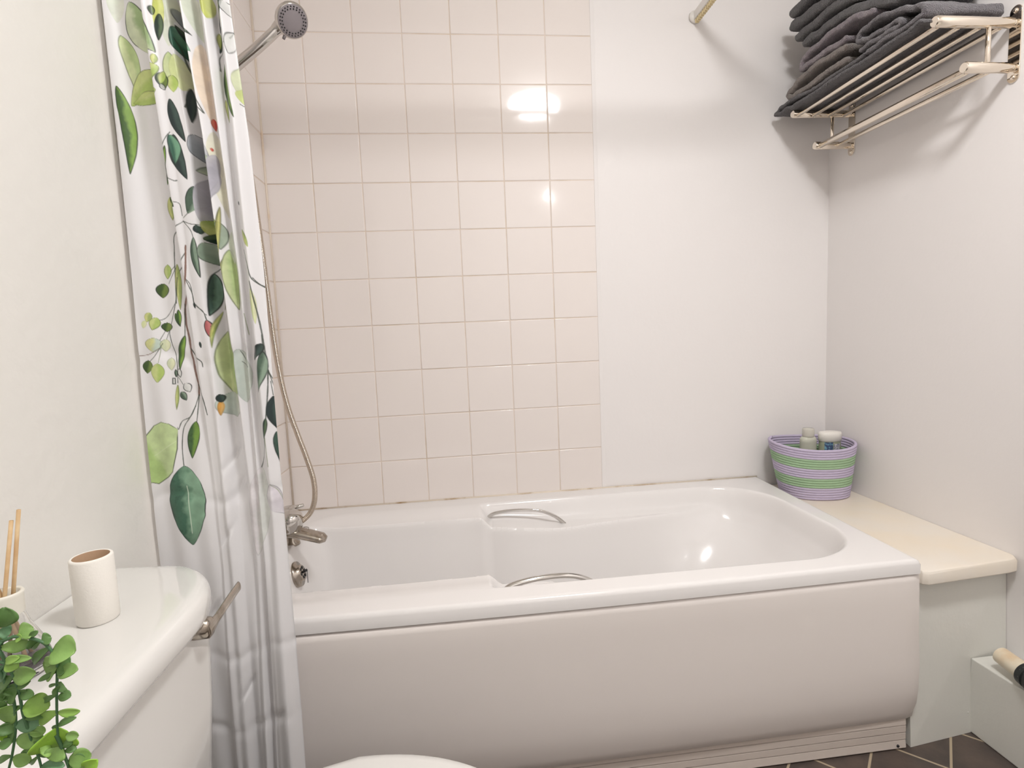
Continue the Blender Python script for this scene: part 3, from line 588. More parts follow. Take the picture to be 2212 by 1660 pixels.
# ------------------------------------------------------------------ ledge at the far end of the bath
g = G(); th = .034
def ledge_ring(z, ins):
    r = [(.5765+0, -.004), (.8345, -.004), (.8345, -.668+ins), (.826-ins*.3, -.682+ins), (.800, -.687+ins), (.574+ins, -.7045+ins), (.563+ins*.4, -.698+ins), (.5575+ins*.6, -.684+ins), (.5575+ins*.6, -.664), (.5765, -.655)]
    return [(x, y, z) for x, y in r]
g.add(*loft([ledge_ring(.384, .003), ledge_ring(.386, 0), ledge_ring(.410, 0), ledge_ring(.4165, .003), ledge_ring(.418, .008)]))
lg = thing('bath_end_ledge', 'cream painted boxed ledge between the bathtub end and right wall', 'ledge', (.70, -.35, 0))
bevel(g.obj('ledge_top', M_LEDGE, lg, sharp=40), .002, 2)
g = G(); q_ = [(.553, -.668), (.834, -.650), (.834, -.632), (.553, -.650)]
g.add(*loft([[(x, y, -.0175) for x, y in [(.545, -.700), (.834, -.668), (.834, -.65), (.545, -.682)]], [(x, y, .384) for x, y in q_]]))
g.obj('ledge_front_panel', M_BOX, lg, smooth=False)
g = G()   # dried paint drips
for x, z, r in ((.700, .125, .0030), (.694, .235, .0022), (.708, .262, .0028), (.716, .034, .0035), (.690, .205, .0016), (.60, .075, .0016)):
    fy = lambda x_, z_: (-.700+(x_-.545)/.289*.032)*(1-(z_+.0175)/.4015)+(-.668+(x_-.553)/.281*.018)*((z_+.0175)/.4015)
    g.add(*lathe([(0, -.0016), (r*.5, -.0013), (r*.9, -.0004), (r, .0006)], (x, fy(x, z), z), 12, 'y'))
g.obj('paint_drips', M_BOX, lg); lg.children[-1]['kind'] = 'stuff'
# boxed in pipe along the right wall, below the ledge
g = G(); g.add(*box(.724, .8345, YF+.002, -.672, -.0175, .171)); o = g.obj('trim_4', M_BOX, smooth=False); bevel(o, .003, 3); struct(o)
# waste pipe resting over the boxing
wp = thing('waste_pipe', 'short off-white plastic waste pipe with black collar above the boxing', 'pipe', (.77, -.78, .22))
a_, b_ = Vector((.748, -.722, .206)), Vector((.716, -.955, .1935)); d_ = (b_-a_).normalized()
M_PIPE = mat('old_white_plastic', srgb(238,228,206), .35, noise=(22, srgb(222,190,150), .5, .8))
g = G(); g.add(*tube([a_+d_*.002, a_, a_+d_*.055, a_+d_*.11, b_], [.0165, .0195, .021, .021, .021], 32, caps=True)); g.add(*tube([a_+d_*.004, a_+d_*.002], .0165, 32)); g.obj('pipe_body', M_PIPE, wp, sharp=50)
g = G(); g.add(*tube([a_+d_*.0035, a_+d_*.001], .0155, 24)); g.obj('pipe_mouth', M_DARK, wp)
g = G()
r_ = [(t-.002, r) for t, r in [(.062, .0215), (.064, .0265), (.078, .0275), (.080, .0245), (.083, .0245), (.085, .029), (.105, .029), (.108, .026)]]
v, f = tube([a_+d_*t for t, r in r_], [r for t, r in r_], 40); g.add(v, f); g.obj('collar', mat('black_collar', srgb(40,42,42), .35, bump=(300, .3, .001), noise=(240, srgb(92,96,92), .62, .7)), wp, sharp=40)
g = G()
side = d_.cross(Vector((0,0,1))).normalized()
for k_ in range(3):
    t = .040+.0035*k_
    an = 2.35
    rad = lambda a: side*math.cos(a)+d_.cross(side).normalized()*math.sin(a)
    g.add(*tube([a_+d_*t+rad(an+.05*j)*.0212 for j in range(-4, 5)], .0006, 5))
g.obj('print', M_DARK, wp)
# ------------------------------------------------------------------ ceiling lamp, added unseen bulb behind the camera for a glint in the tiles
lamp = thing('ceiling_light', 'round flush opal ceiling light over the middle of the room', 'lamp', (.06, -1.48, ZC))
g = G(); g.add(*lathe([(0, ZC-.001), (.155, ZC-.001), (.158, ZC-.012), (.152, ZC-.018), (0, ZC-.018)], (.06, -1.48, 0), 48)); g.obj('base', mat('lamp_base', srgb(240,240,240), .4), lamp)
M_LAMP = mat('lamp_glow', srgb(255,255,255), .5, emit=(srgb(255,254,254), LAMP_STRENGTH))
g = G(); g.add(*lathe([(.148, ZC-.018), (.146, ZC-.035), (.125, ZC-.055), (.08, ZC-.068), (.03, ZC-.073), (.0, ZC-.0735)], (.06, -1.48, 0), 48)); g.obj('diffuser', M_LAMP, lamp)
sp = thing('added_glint_bulb', 'small round bulb added out of view behind the camera for a tile glint', 'lamp', (.29, YF, 2.03))
g = G(); g.add(*lathe([(0, YF+.001), (.028, YF+.001), (.028, YF+.012), (0, YF+.012)], (.29, 0, 2.03), 24, 'y')); g.obj('base', M_CHROME, sp)
g = G(); g.add(*lathe([(.013, YF+.012), (.022, YF+.022), (.023, YF+.034), (.014, YF+.046), (0, YF+.05)], (.29, 0, 2.03), 24, 'y')); g.obj('bulb', M_LAMP, sp)
# ------------------------------------------------------------------ shower curtain rail (L shape) with gliders
rl = thing('curtain_rail', 'white L-shaped shower curtain rail fixed to the back wall', 'curtain rail', (.353, 0, 2.0))
M_RAIL = mat('white_rail', srgb(232,228,222), .35)
prt = [(.353, -.002), (.353, -.60)]+[(.353-.16*(1-math.cos(t)), -.60-.16*math.sin(t)) for t in np.linspace(.15, PI/2, 10)]+[(XL+.003, -.76)]
g = G(); rings = []
for i, (x, y) in enumerate(prt):
    a = Vector(prt[max(i-1, 0)]); b = Vector(prt[min(i+1, len(prt)-1)]); d = (b-a).normalized(); n = Vector((d.y, -d.x))
    rings.append([(x+n.x*s*.006, y+n.y*s*.006, 2.008+z) for s, z in ((-1, -.013), (1, -.013), (1, .013), (-1, .013))])
g.add(*loft(rings)); bevel(g.obj('rail', M_RAIL, rl, smooth=False), .002, 2)
g = G(); g.add(*lathe([(0, -.003), (.020, -.003), (.019, -.009), (0, -.010)], (.353, 0, 2.006), 28, 'y')); g.obj('end_bracket', M_RAIL, rl); g = G()
g.add(*lathe([(0, XL+.003), (.020, XL+.003), (.019, XL+.009), (0, XL+.010)], (0, -.76, 2.006), 28, 'x')); g.obj('end_bracket', M_RAIL, rl)
M_GLIDE = mat('yellowed_glider', srgb(232,214,168), .4)
gl = mesh_obj('glider', *box(-.006, .006, -.0035, .0035, 0, .012), M_GLIDE, rl); gl.location = (.356, -.014, 1.983); bevel(gl, .001, 2)
pos = [(.356, -.014-.0115*i) for i in range(1, 40)]+[(-1.02+.0155*i, -.76) for i in range(14)]
for (x, y) in pos:
    c_ = gl.copy(); COL.objects.link(c_); c_.parent = rl; c_.location = (x, y, 1.983)
for c_ in rl.children:
    if c_.name.startswith('glider'): c_.matrix_parent_inverse = Matrix.Translation((-.353, 0, -2.0))
# ------------------------------------------------------------------ the curtain mesh and its watercolour leaf print
NSX, NSZ = 430, 1500
zt, zb = 1.975, .105
S_, Zg = np.meshgrid(np.linspace(0, 1, NSX), np.linspace(zt, zb, NSZ), indexing='ij')
xl, xr = c_edges(Zg)
Xg = xl+S_*(xr-xl); Yg = c_y(S_, Zg)
rng = np.random.RandomState(4)
def vnoise(u, v, seed):
    r = np.random.RandomState(seed).rand(256, 256); i = np.floor(u).astype(int); j = np.floor(v).astype(int); a = u-i; b = v-j
    a = a*a*(3-2*a); b = b*b*(3-2*b); g_ = lambda p, q_: r[p % 256, q_ % 256]
    return (g_(i, j)*(1-a)+g_(i+1, j)*a)*(1-b)+(g_(i, j+1)*(1-a)+g_(i+1, j+1)*a)*b
def fbm(sc, seed): return sum(vnoise(Xg*sc*2**o+9, Zg*sc*2**o+40, seed+o)*.5**o for o in range(4))/1.875
N1, N2, N3 = fbm(60, 1), fbm(160, 11), fbm(35, 21)
C = np.zeros((NSX, NSZ, 3)); C[:] = srgb(236,235,236)[:3]
K = np.array(srgb(38,48,44)[:3])
def lin(*c): return np.array(srgb(*c)[:3])
ST = {  # colour a (one half), colour b (other half), outline strength, wash strength
 'P': (lin(226,230,214), lin(216,224,204), 0, .8), 'P2': (lin(222,226,176), lin(212,222,160), .12, .85), 'P3': (lin(226,230,190), lin(206,214,176), .35, .9),
 'C': (lin(238,222,206), lin(234,216,192), 0, .8), 'C2': (lin(230,226,206), lin(222,220,196), 0, .8),
 'Y': (lin(214,222,130), lin(196,206,90), .1, .9), 'Y2': (lin(204,202,124), lin(150,150,74), .5, .9),
 'T': (lin(62,80,74), lin(40,54,54), 1, 1), 'D': (lin(112,134,64), lin(60,84,40), 1, 1), 'D2': (lin(140,162,142), lin(78,100,84), 1, 1),
 'DB': (lin(92,112,84), lin(44,62,52), .8, 1), 'DB2': (lin(120,154,134), lin(60,86,74), 1, 1), 'DB3': (lin(140,178,150), lin(70,108,88), 1, 1),
 'L1': (lin(184,206,140), lin(206,218,164), .55, .95), 'L2': (lin(176,200,104), lin(200,212,136), .55, .95), 'L3': (lin(160,180,86), lin(206,212,128), .4, .9),
 'LB': (lin(178,206,134), lin(196,216,160), .9, 1), 'G1': (lin(158,184,128), lin(204,214,180), .9, .95), 'G': (lin(196,206,180), lin(168,180,158), .6, .9),
 'G2': (lin(168,182,164), lin(140,158,140), .6, 1), 'G3': (lin(208,216,206), lin(190,202,192), .25, .9), 'Gb': (lin(196,214,200), lin(212,214,140), .4, .9),
 'M': (lin(132,168,74), lin(70,100,50), .8, 1), 'MD': (lin(120,156,72), lin(70,104,60), .9, 1), 'E': (lin(120,168,138), lin(60,104,86), .8, 1),
 'V': (lin(188,190,194), lin(158,164,170), .6, .95), 'V2': (lin(176,174,184), lin(186,184,190), .1, .95), 'O': (lin(226,228,224), lin(212,216,210), 1, .6),
 'R': (lin(196,70,64), lin(214,120,100), .2, 1), 'R2': (lin(206,130,128), lin(176,96,96), 1, 1), 'OR': (lin(224,180,110), lin(216,160,80), .2, 1),
 'PP': (lin(224,228,222), lin(228,224,226), .22, .8), 'PV': (lin(220,214,222), lin(226,222,228), .45, .8)}
def blend(i0, i1, j0, j1, a, col): C[i0:i1, j0:j1] = C[i0:i1, j0:j1]*(1-a[..., None])+col*a[..., None]
def win(x0, x1, z0, z1):
    m = (Xg >= x0) & (Xg <= x1) & (Zg >= z0) & (Zg <= z1); ii = np.where(m.any(1))[0]; jj = np.where(m.any(0))[0]
    return None if len(ii) == 0 or len(jj) == 0 else (ii[0], ii[-1]+1, jj[0], jj[-1]+1)
AA = .0006
for kind, d, wd, st, bend in PRINT:
    if kind == 'stem':
        col = {'k': lin(58,70,58), 'g': lin(150,160,130), 'br': lin(122,84,66)}[st]; pts = [(p.x, p.y) for p in spline([(a, b, 0) for a, b in d], 8)]
        wn = win(min(p[0] for p in pts)-.004, max(p[0] for p in pts)+.004, min(p[1] for p in pts)-.004, max(p[1] for p in pts)+.004)
        if not wn: continue
        i0, i1, j0, j1 = wn; x, z = Xg[i0:i1, j0:j1], Zg[i0:i1, j0:j1]; D = np.full(x.shape, 9.)
        for (ax, az), (bx, bz) in zip(pts, pts[1:]):
            L2 = (bx-ax)**2+(bz-az)**2+1e-12; t = np.clip(((x-ax)*(bx-ax)+(z-az)*(bz-az))/L2, 0, 1); D = np.minimum(D, np.hypot(x-ax-t*(bx-ax), z-az-t*(bz-az)))
        hw = wd*(.35+.4*N2[i0:i1, j0:j1]); blend(i0, i1, j0, j1, np.clip((hw-D)/AA+.5, 0, 1)*.9, col); continue
    ca_, cb_, ol, wash = ST[st]
    if kind == 'leaf':
        x0, z0, x1, z1 = d; Ln = math.hypot(x1-x0, z1-z0); ux, uz = (x1-x0)/Ln, (z1-z0)/Ln
        wn = win(min(x0, x1)-wd-Ln*.3, max(x0, x1)+wd+Ln*.3, min(z0, z1)-wd-Ln*.15, max(z0, z1)+wd+Ln*.15)
        if not wn: continue
        i0, i1, j0, j1 = wn; x, z = Xg[i0:i1, j0:j1], Zg[i0:i1, j0:j1]
        t = ((x-x0)*ux+(z-z0)*uz)/Ln; o = (x-x0)*uz-(z-z0)*ux - bend*Ln*np.sin(np.clip(t, 0, 1)*PI)*.5
        tt = np.clip(t, 0, 1); hwid = wd/2*(np.sin(PI*tt**.82)**.8)*(1+.10*(N1[i0:i1, j0:j1]-.5))
        inside = np.where((t > 0) & (t < 1), hwid-np.abs(o), -1); side = o/np.maximum(wd/2, 1e-6)
    else:
        px = [p[0] for p in d]; pz = [p[1] for p in d]; wn = win(min(px)-.003, max(px)+.003, min(pz)-.003, max(pz)+.003)
        if not wn: continue
        i0, i1, j0, j1 = wn; x, z = Xg[i0:i1, j0:j1], Zg[i0:i1, j0:j1]; D = np.full(x.shape, 9.); ins = np.zeros(x.shape, bool)
        for (ax, az), (bx, bz) in zip(d, d[1:]+d[:1]):
            L2 = (bx-ax)**2+(bz-az)**2+1e-12; t = np.clip(((x-ax)*(bx-ax)+(z-az)*(bz-az))/L2, 0, 1); D = np.minimum(D, np.hypot(x-ax-t*(bx-ax), z-az-t*(bz-az)))
            if az != bz: ins ^= ((az > z) != (bz > z)) & (x < (bx-ax)*(z-az)/(bz-az)+ax)
        inside = np.where(ins, D, -D); cx, cz = np.mean(px), np.mean(pz); side = ((x-cx)+(z-cz)*.5)/.02; t = np.clip((max(pz)-z)/(max(pz)-min(pz)), 0, 1); tt = t
    n1, n2, n3 = N1[i0:i1, j0:j1], N2[i0:i1, j0:j1], N3[i0:i1, j0:j1]
    m_ = np.clip(inside/AA+.5, 0, 1)
    mix = np.clip(.5+side*2.2+(n1-.5)*2.0, 0, 1)[..., None]; col = ca_*(1-mix)+cb_*mix
    col = col*(.80+.40*n1+.14*(n2-.5))[..., None]
    if st in ('DB3', 'MD', 'D2', 'DB2'): col = col*(1-.30*np.clip((n2-.55)*4, 0, 1)*mix[..., 0])[..., None]
    if st == 'DB3':
        mid = np.clip(1-np.abs(o+.0006)/.0011, 0, 1)*((t > .25) & (t < .85)); col = col*(1-mid[..., None])+lin(212,226,206)*mid[..., None]; col = col*(1-.35*np.clip((t-.72)*4, 0, 1))[..., None]
    if st == 'LB': vein = np.clip(1-np.abs((z-cz)-(x-cx)*.62-.002)/.0009, 0, 1)*(x > cx-.002); col = col*(1-.7*vein[..., None])+lin(226,236,206)*.7*vein[..., None]
    blend(i0, i1, j0, j1, m_*wash, col)
    if ol > 0:
        lw = .0009*(.45+n3*1.1); e_ = np.clip(1-np.abs(inside-lw*.4)/(lw+AA*.5), 0, 1)*ol*np.clip((n3-.18)*3.2, 0, 1); blend(i0, i1, j0, j1, np.clip(e_*1.2, 0, 1), K)
me = bpy.data.meshes.new('shower_curtain')
Pc = np.stack([Xg, Yg, Zg], -1).reshape(-1, 3).astype(np.float32); idx = np.arange(NSX*NSZ).reshape(NSX, NSZ)
fc_ = np.stack([idx[:-1, :-1], idx[:-1, 1:], idx[1:, 1:], idx[1:, :-1]], -1).reshape(-1, 4).astype(np.int32); nf = len(fc_)
me.vertices.add(len(Pc)); me.vertices.foreach_set('co', Pc.ravel()); me.loops.add(nf*4); me.loops.foreach_set('vertex_index', fc_.ravel())
me.polygons.add(nf); me.polygons.foreach_set('loop_start', np.arange(0, nf*4, 4, dtype=np.int32)); me.polygons.foreach_set('loop_total', np.full(nf, 4, dtype=np.int32))
me.polygons.foreach_set('use_smooth', np.ones(nf, bool)); me.update(calc_edges=True)
ca_ = me.color_attributes.new('print', 'FLOAT_COLOR', 'POINT'); ca_.data.foreach_set('color', np.concatenate([C.reshape(-1, 3), np.ones((len(Pc), 1))], 1).astype(np.float32).ravel())
mc = mat('printed_curtain_cloth', srgb(236,235,236), .38, sheen=.1); nt = mc.node_tree; at_ = nt.nodes.new('ShaderNodeVertexColor'); at_.layer_name = 'print'
b_ = nt.nodes['Principled BSDF']; nt.links.new(at_.outputs['Color'], b_.inputs['Base Color'])
tr = nt.nodes.new('ShaderNodeBsdfTranslucent'); ms = nt.nodes.new('ShaderNodeMixShader'); ms.inputs[0].default_value = .14
nt.links.new(at_.outputs['Color'], tr.inputs['Color']); nt.links.new(b_.outputs[0], ms.inputs[1]); nt.links.new(tr.outputs[0], ms.inputs[2])
nt.links.new(ms.outputs[0], nt.nodes['Material Output'].inputs['Surface']); me.materials.append(mc)
cur = bpy.data.objects.new('shower_curtain', me); COL.objects.link(cur)
tag(cur, 'white shower curtain printed with green watercolour leaves, gathered at the left wall', 'shower curtain')
# ------------------------------------------------------------------ chrome towel rack on the right wall
rk = thing('towel_rack', 'polished chrome towel rack shelf on the right wall under folded towels', 'towel rack', (XR, -.36, 1.6))
def seg(name, a, b, r, sg=24, par=rk, m=M_STEEL):
    g = G(); a, b = Vector(a), Vector(b); d = (b-a).normalized()*r*.18; g.add(*tube([a, a+d, b-d, b], [r*.86, r, r, r*.86], sg)); return g.obj(name, m, par, sharp=40)
for y in (-.612, -.105):
    # wall plate with rounded ends
    g = G(); hw = .0135; o_ = [(y+hw*math.cos(t), 1.687+hw*math.sin(t)) for t in np.linspace(0, PI, 14)]+[(y+hw*math.cos(t), 1.545+hw*math.sin(t)) for t in np.linspace(PI, 2*PI, 14)]
    g.add(*loft([[(XR-.0003, a, z) for a, z in o_], [(XR-.003, a, z) for a, z in o_]])); pl = g.obj('wall_plate', M_STEEL, rk, sharp=40); bevel(pl, .0006, 2)
    for z in (1.689, 1.543): g = G(); g.add(*lathe([(0, XR-.0075), (.0035, XR-.007), (.0055, XR-.0045), (.0058, XR-.003)], (0, y, z), 20, 'x')); g.obj('screw', M_STEEL, pl)
    seg('top_arm', (.628, y, 1.662), (.822, y, 1.662), .0118, 32); seg('arm_neck', (.821, y, 1.662), (XR-.002, y, 1.662), .0085)
    seg('lower_arm', (.705, y, 1.564), (.822, y, 1.564), .0118, 32); seg('arm_neck', (.821, y, 1.564), (XR-.002, y, 1.564), .0085)
    seg('upright', (.765, y, 1.572), (.765, y, 1.653), .0052)
for x in (.643, .696, .749, .801): seg('shelf_bar', (x, -.606, 1.656), (x, -.110, 1.656), .0064)
seg('towel_bar', (.720, -.606, 1.560), (.720, -.110, 1.562), .0090); seg('towel_bar', (.778, -.606, 1.560), (.778, -.110, 1.562), .0064)
# ------------------------------------------------------------------ towels (each one folded sheet)
def towel(name, label, path, th, x0, x1, m, seed, group='folded towels on the towel rack'):
    c = spline([(0, a, b) for a, b in path], 10); n = len(c); rr = random.Random(seed)
    T = [(c[min(i+1, n-1)]-c[max(i-1, 0)]).normalized() for i in range(n)]
    def ring(x, k):
        up, dn = [], []
        for i in range(n):
            nn = Vector((0, -T[i].z, T[i].y)); wob = .0022*math.sin(x*34+i*.23+seed)+.0018*math.sin(i*.61+seed*2+x*13)
            h = th/2*k*(1+.08*math.sin(i*.8+seed)); q = c[i]+Vector((0, 0, wob))
            up.append((x, *(q+nn*h).yz)); dn.append((x, *(q-nn*h).yz))
        def cap(i, s):
            nn = Vector((0, -T[i].z, T[i].y)); h = th/2*k; q = c[i]
            return [(x, *(q+nn*h*math.cos(a)+T[i]*s*h*math.sin(a)).yz) for a in (PI*.25, PI*.5, PI*.75)]
        return up+cap(n-1, 1)+dn[::-1]+[p for p in reversed(cap(0, -1))]
    xs = [x0, x0+.0018, x0+.005, x0+.009]+list(np.linspace(x0+.016, x1-.016, 20))+[x1-.009, x1-.005, x1-.0018, x1]
    ks = [.45, .74, .92, 1]+[1]*20+[1, .92, .74, .45]
    rings = []
    for x, k in zip(xs, ks):
        r_ = ring(x, k); rings.append(r_)
    m_ = len(rings[0]); V = [p for r in rings for p in r]
    F = [(i*m_+k, i*m_+(k+1) % m_, (i+1)*m_+(k+1) % m_, (i+1)*m_+k) for i in range(len(rings)-1) for k in range(m_)]
    # end walls: bridge upper and lower edges
    for base in (0, (len(rings)-1)*m_):
        for i in range(n-1):
            a, b = base+i, base+i+1; c2, d2 = base+(2*n+3-1-i-1), base+(2*n+3-1-i)
            F.append((a, b, c2, d2) if base == 0 else (d2, c2, b, a))
        F.append(tuple(base+t for t in (n-1, n, n+1, n+2, n+3))); F.append(tuple(base+t for t in (2*n+2, 2*n+3, 2*n+4, 2*n+5, 0)))
    o = mesh_obj(name, V, F, m)
    bm = bmesh.new(); bm.from_mesh(o.data); bmesh.ops.recalc_face_normals(bm, faces=bm.faces); bm.to_mesh(o.data); bm.free()
    sb = o.modifiers.new('sub', 'SUBSURF'); sb.levels = 2; sb.render_levels = 2
    tx = bpy.data.textures.new(name+'_pile', 'CLOUDS'); tx.noise_scale = .012
    dm = o.modifiers.new('pile', 'DISPLACE'); dm.texture = tx; dm.strength = .0034; dm.mid_level = .5; dm.texture_coords = 'GLOBAL'
    return tag(o, label, 'towel', group)
def tmat(name, a, b): return mat(name, srgb(*a), .95, noise=(90, srgb(*b), .35, .7), bump=(420, 1.0, .009), sheen=.5, spec=.1)
M_CHAR = tmat('charcoal_terry', (80,76,79), (96,91,94)); M_TAU = tmat('taupe_terry', (132,121,114), (150,138,130))
M_MAU = tmat('mauve_grey_terry', (138,126,133), (156,143,148)); M_GRN = tmat('dark_grey_terry', (68,66,67), (86,82,83)); M_GRY = tmat('grey_terry', (98,93,98), (114,108,112))
towel('bath_towel', 'charcoal bath towel laid flat on the rack bars under all the others', [(-.42, 1.686), (-.25, 1.688), (-.10, 1.697), (-.052, 1.695), (-.034, 1.689), (-.052, 1.681), (-.105, 1.6830), (-.16, 1.6745), (-.35, 1.6725), (-.52, 1.6725), (-.590, 1.6725)], .0125, .612, .792, M_CHAR, 1)
towel('hand_towel', 'taupe folded towel, second from the bottom at the corner end of the rack', [(-.345, 1.744), (-.27, 1.750), (-.17, 1.748), (-.112, 1.736), (-.092, 1.724), (-.112, 1.712), (-.2, 1.711), (-.345, 1.708)], .019, .617, .80, M_TAU, 2)
towel('hand_towel', 'mauve-grey folded towel between the taupe towel and the dark upper pile', [(-.432, 1.785), (-.37, 1.803), (-.28, 1.814), (-.20, 1.810), (-.160, 1.800), (-.148, 1.788), (-.165, 1.775), (-.25, 1.774), (-.335, 1.770)], .019, .622, .81, M_MAU, 3)
towel('hand_towel', 'grey towel rolled in loose folds at the near end of the rack', [(-.408, 1.704), (-.45, 1.702), (-.515, 1.701), (-.537, 1.702), (-.515, 1.712), (-.45, 1.720), (-.408, 1.724), (-.395, 1.735), (-.41, 1.750), (-.47, 1.748), (-.54, 1.730), (-.585, 1.710), (-.597, 1.697), (-.583, 1.6875), (-.50, 1.6865), (-.430, 1.6865)], .0145, .612, .815, M_GRY, 4)
towel('hand_towel', 'dark grey folded towel, lower one of the upper pile at the corner', [(-.162, 1.848), (-.23, 1.845), (-.30, 1.843), (-.41, 1.812), (-.50, 1.778), (-.530, 1.775), (-.522, 1.795), (-.45, 1.825), (-.33, 1.872), (-.22, 1.882), (-.125, 1.885)], .026, .625, .815, M_GRN, 5)
towel('hand_towel', 'dark grey folded towel topmost on the pile, cut by the picture top', [(-.105, 1.925), (-.19, 1.920), (-.30, 1.905), (-.43, 1.856), (-.500, 1.835), (-.525, 1.848), (-.47, 1.885), (-.35, 1.935), (-.24, 1.962), (-.105, 1.968)], .031, .620, .815, M_GRN, 6)
# ------------------------------------------------------------------ rope basket with bottles on the ledge
bk = thing('rope_basket', 'lilac and green striped coiled rope basket on the bath end ledge', 'basket', (.705, -.125, .418))
M_LIL = mat('lilac_rope', srgb(200,189,213), .9, bump=(500, .6, .002)); M_SAGE = mat('green_rope', srgb(165,194,158), .9, bump=(500, .6, .002))
g = G(); NC = 21; rc = .0046; stripes = [0]*5+[1]*4+[0]*4+[1]*4+[0]*5
for i in range(NC):
    t = i/(NC-1); rx = .1015+.028*t**.9; ry = .088+.012*t; ang = math.radians(-10); cx, cy = .706-.010*t, -.120
    pts = []
    for k_ in range(97):
        a = 2*PI*k_/96; z = .4235+t*.170+(.006*math.sin(a-.3)+.004*math.cos(2*a))*t; e_ = 2.25
        ca2, sa2 = math.cos(a), math.sin(a); ex, ey = rx*math.copysign(abs(ca2)**(2/e_), ca2), ry*math.copysign(abs(sa2)**(2/e_), sa2)
        X_ = cx+ex*math.cos(ang)-ey*math.sin(ang); Y_ = cy+ex*math.sin(ang)+ey*math.cos(ang)
        X_ = min(X_, .8285); 
        if t < .2: X_ = max(X_, .5815+.0)
        pts.append((X_, min(Y_, -.0075), z))
    br = [rc*(1+.10*abs(math.sin(k_*PI/1.0*.5)) ) for k_ in range(97)]
    v, f = tube(pts, rc*1.04, 10, caps=False); g.add(v, f, stripes[i])
g.obj('woven_wall', None, bk, mats=[M_LIL, M_SAGE])
g = G(); pts = [(.706+.094*math.cos(a), -.120+.082*math.sin(a), .4205) for a in np.linspace(0, 2*PI, 48, endpoint=False)]; g.add([(p[0], p[1], .4195) for p in pts]+[(p[0], p[1], .424) for p in pts], [tuple(range(48))[::-1], tuple(range(48, 96))]+[(k_, (k_+1) % 48, 48+(k_+1) % 48, 48+k_) for k_ in range(48)]); g.obj('base', M_LIL, bk)
g = G(); g.add(*tube([(.575, -.075, .604), (.590, -.058, .606), (.600, -.046, .604)], .0042, 8)); g.obj('rope_end', M_LIL, bk)
bt = thing('shampoo_bottle', 'frosted white bottle with a narrow neck standing in the rope basket', 'bottle', (.688, -.115, .425), 'toiletry bottles in the basket')
M_FROST = mat('frosted_plastic', srgb(224,224,208), .3, trans=.25, sub=.2)
g = G(); g.add(*lathe([(0, .4255), (.022, .425), (.026, .43), (.0265, .56), (.0262, .5925), (.0268, .594), (.026, .604), (.022, .611), (.0185, .613)], (.688, -.115, 0), 40, sx=1.06, sy=.75)); g.obj('bottle_body', M_FROST, bt)
g = G(); g.add(*lathe([(.0175, .613), (.0185, .616), (.0185, .636), (.0165, .641), (0, .642)], (.688, -.115, 0), 32)); g.obj('cap', mat('clear_cap', srgb(232,228,216), .12, trans=.3), bt)
b2 = thing('shower_gel_bottle', 'pale green bottle with a wide white flip cap in the basket', 'bottle', (.760, -.124, .425), 'toiletry bottles in the basket')
g = G(); g.add(*lathe([(0, .4255), (.032, .4255), (.036, .43), (.0375, .50), (.0368, .59), (.036, .5955)], (.760, -.124, 0), 44, sx=1, sy=.62)); g.obj('bottle_body', mat('green_gel', srgb(178,184,158), .25, trans=.2), b2)
g = G(); g.add(*lathe([(.036, .5955), (.0390, .597), (.0395, .618), (.0375, .625), (.025, .6275), (0, .628)], (.760, -.124, 0), 44, sx=1, sy=.64)); g.obj('cap', mat('white_cap', srgb(238,234,226), .3), b2)
def wrap(cx, cy, rx, ry, a0, a1, z0, z1, n=14, wav=None):
    P0 = [[(cx+rx*math.cos(a), cy+ry*math.sin(a), z) for z in np.linspace(z0, z1, 5)] for a in np.linspace(a0, a1, n)]; return grid(P0)
g = G(); g.add(*wrap(.760, -.124, .0376, .0236, math.radians(218), math.radians(262), .555, .594)); g.obj('label', mat('blue_label', srgb(70,86,120), .4, noise=(140, srgb(120,170,190), .5, .6)), b2)
g = G(); g.add(*wrap(.760, -.124, .0376, .0236, math.radians(266), math.radians(305), .566, .588)); g.obj('label_text', mat('label_lettering', srgb(128,130,150), .4, noise=(260, srgb(200,200,205), .45, .55)), b2)
# ------------------------------------------------------------------ toilet with cistern
wc = thing('toilet', 'white ceramic close-coupled toilet with cistern against the left wall', 'toilet', (-.80, -1.155, 0))
def ring_z(z, x0, x1, y0, y1, r): return [(x, y, z) for x, y in rrect(x0, x1, y0, y1, r, 8)]
g = G(); w0 = XL+.0015
y0c, y1c = -1.375, -.935
g.add(*loft([ring_z(.315, w0+.02, -.890, y0c+.05, y1c-.04, [.04,.01,.01,.04]), ring_z(.33, w0, -.877, y0c+.035, y1c-.028, [.045,.01,.01,.045]), ring_z(.48, w0, -.869, y0c+.02, y1c-.012, [.045,.01,.01,.045]), ring_z(.622, w0, -.866, y0c, y1c, [.045,.01,.01,.045])]))
g.obj('cistern', M_PORC, wc, sharp=50)
g = G(); lids = [(.618, .010, .6), (.621, .003, .8), (.627, 0, .9), (.645, 0, 1), (.653, .003, 1), (.658, .008, 1), (.6605, .015, 1), (.6612, .026, 1), (.6612, .05, 1)]
def lid_ring(z, i_):
    far = [(-.970+(.125-i_)*math.sin(t), -1.052+(.165-i_)*math.cos(t), z) for t in np.linspace(PI/2, 0, 14)]
    near = [(-.970+(.125-i_)*math.sin(t), -1.250+(.165-i_)*math.cos(t), z) for t in np.linspace(PI, PI/2, 14)]
    return near+far+[(w0, -.887-i_*.5, z), (w0, -1.415+i_*.5, z)]
g.add(*loft([lid_ring(z, i_) for z, i_, k_ in lids])); g.obj('cistern_lid', M_PORC, wc, sharp=50)
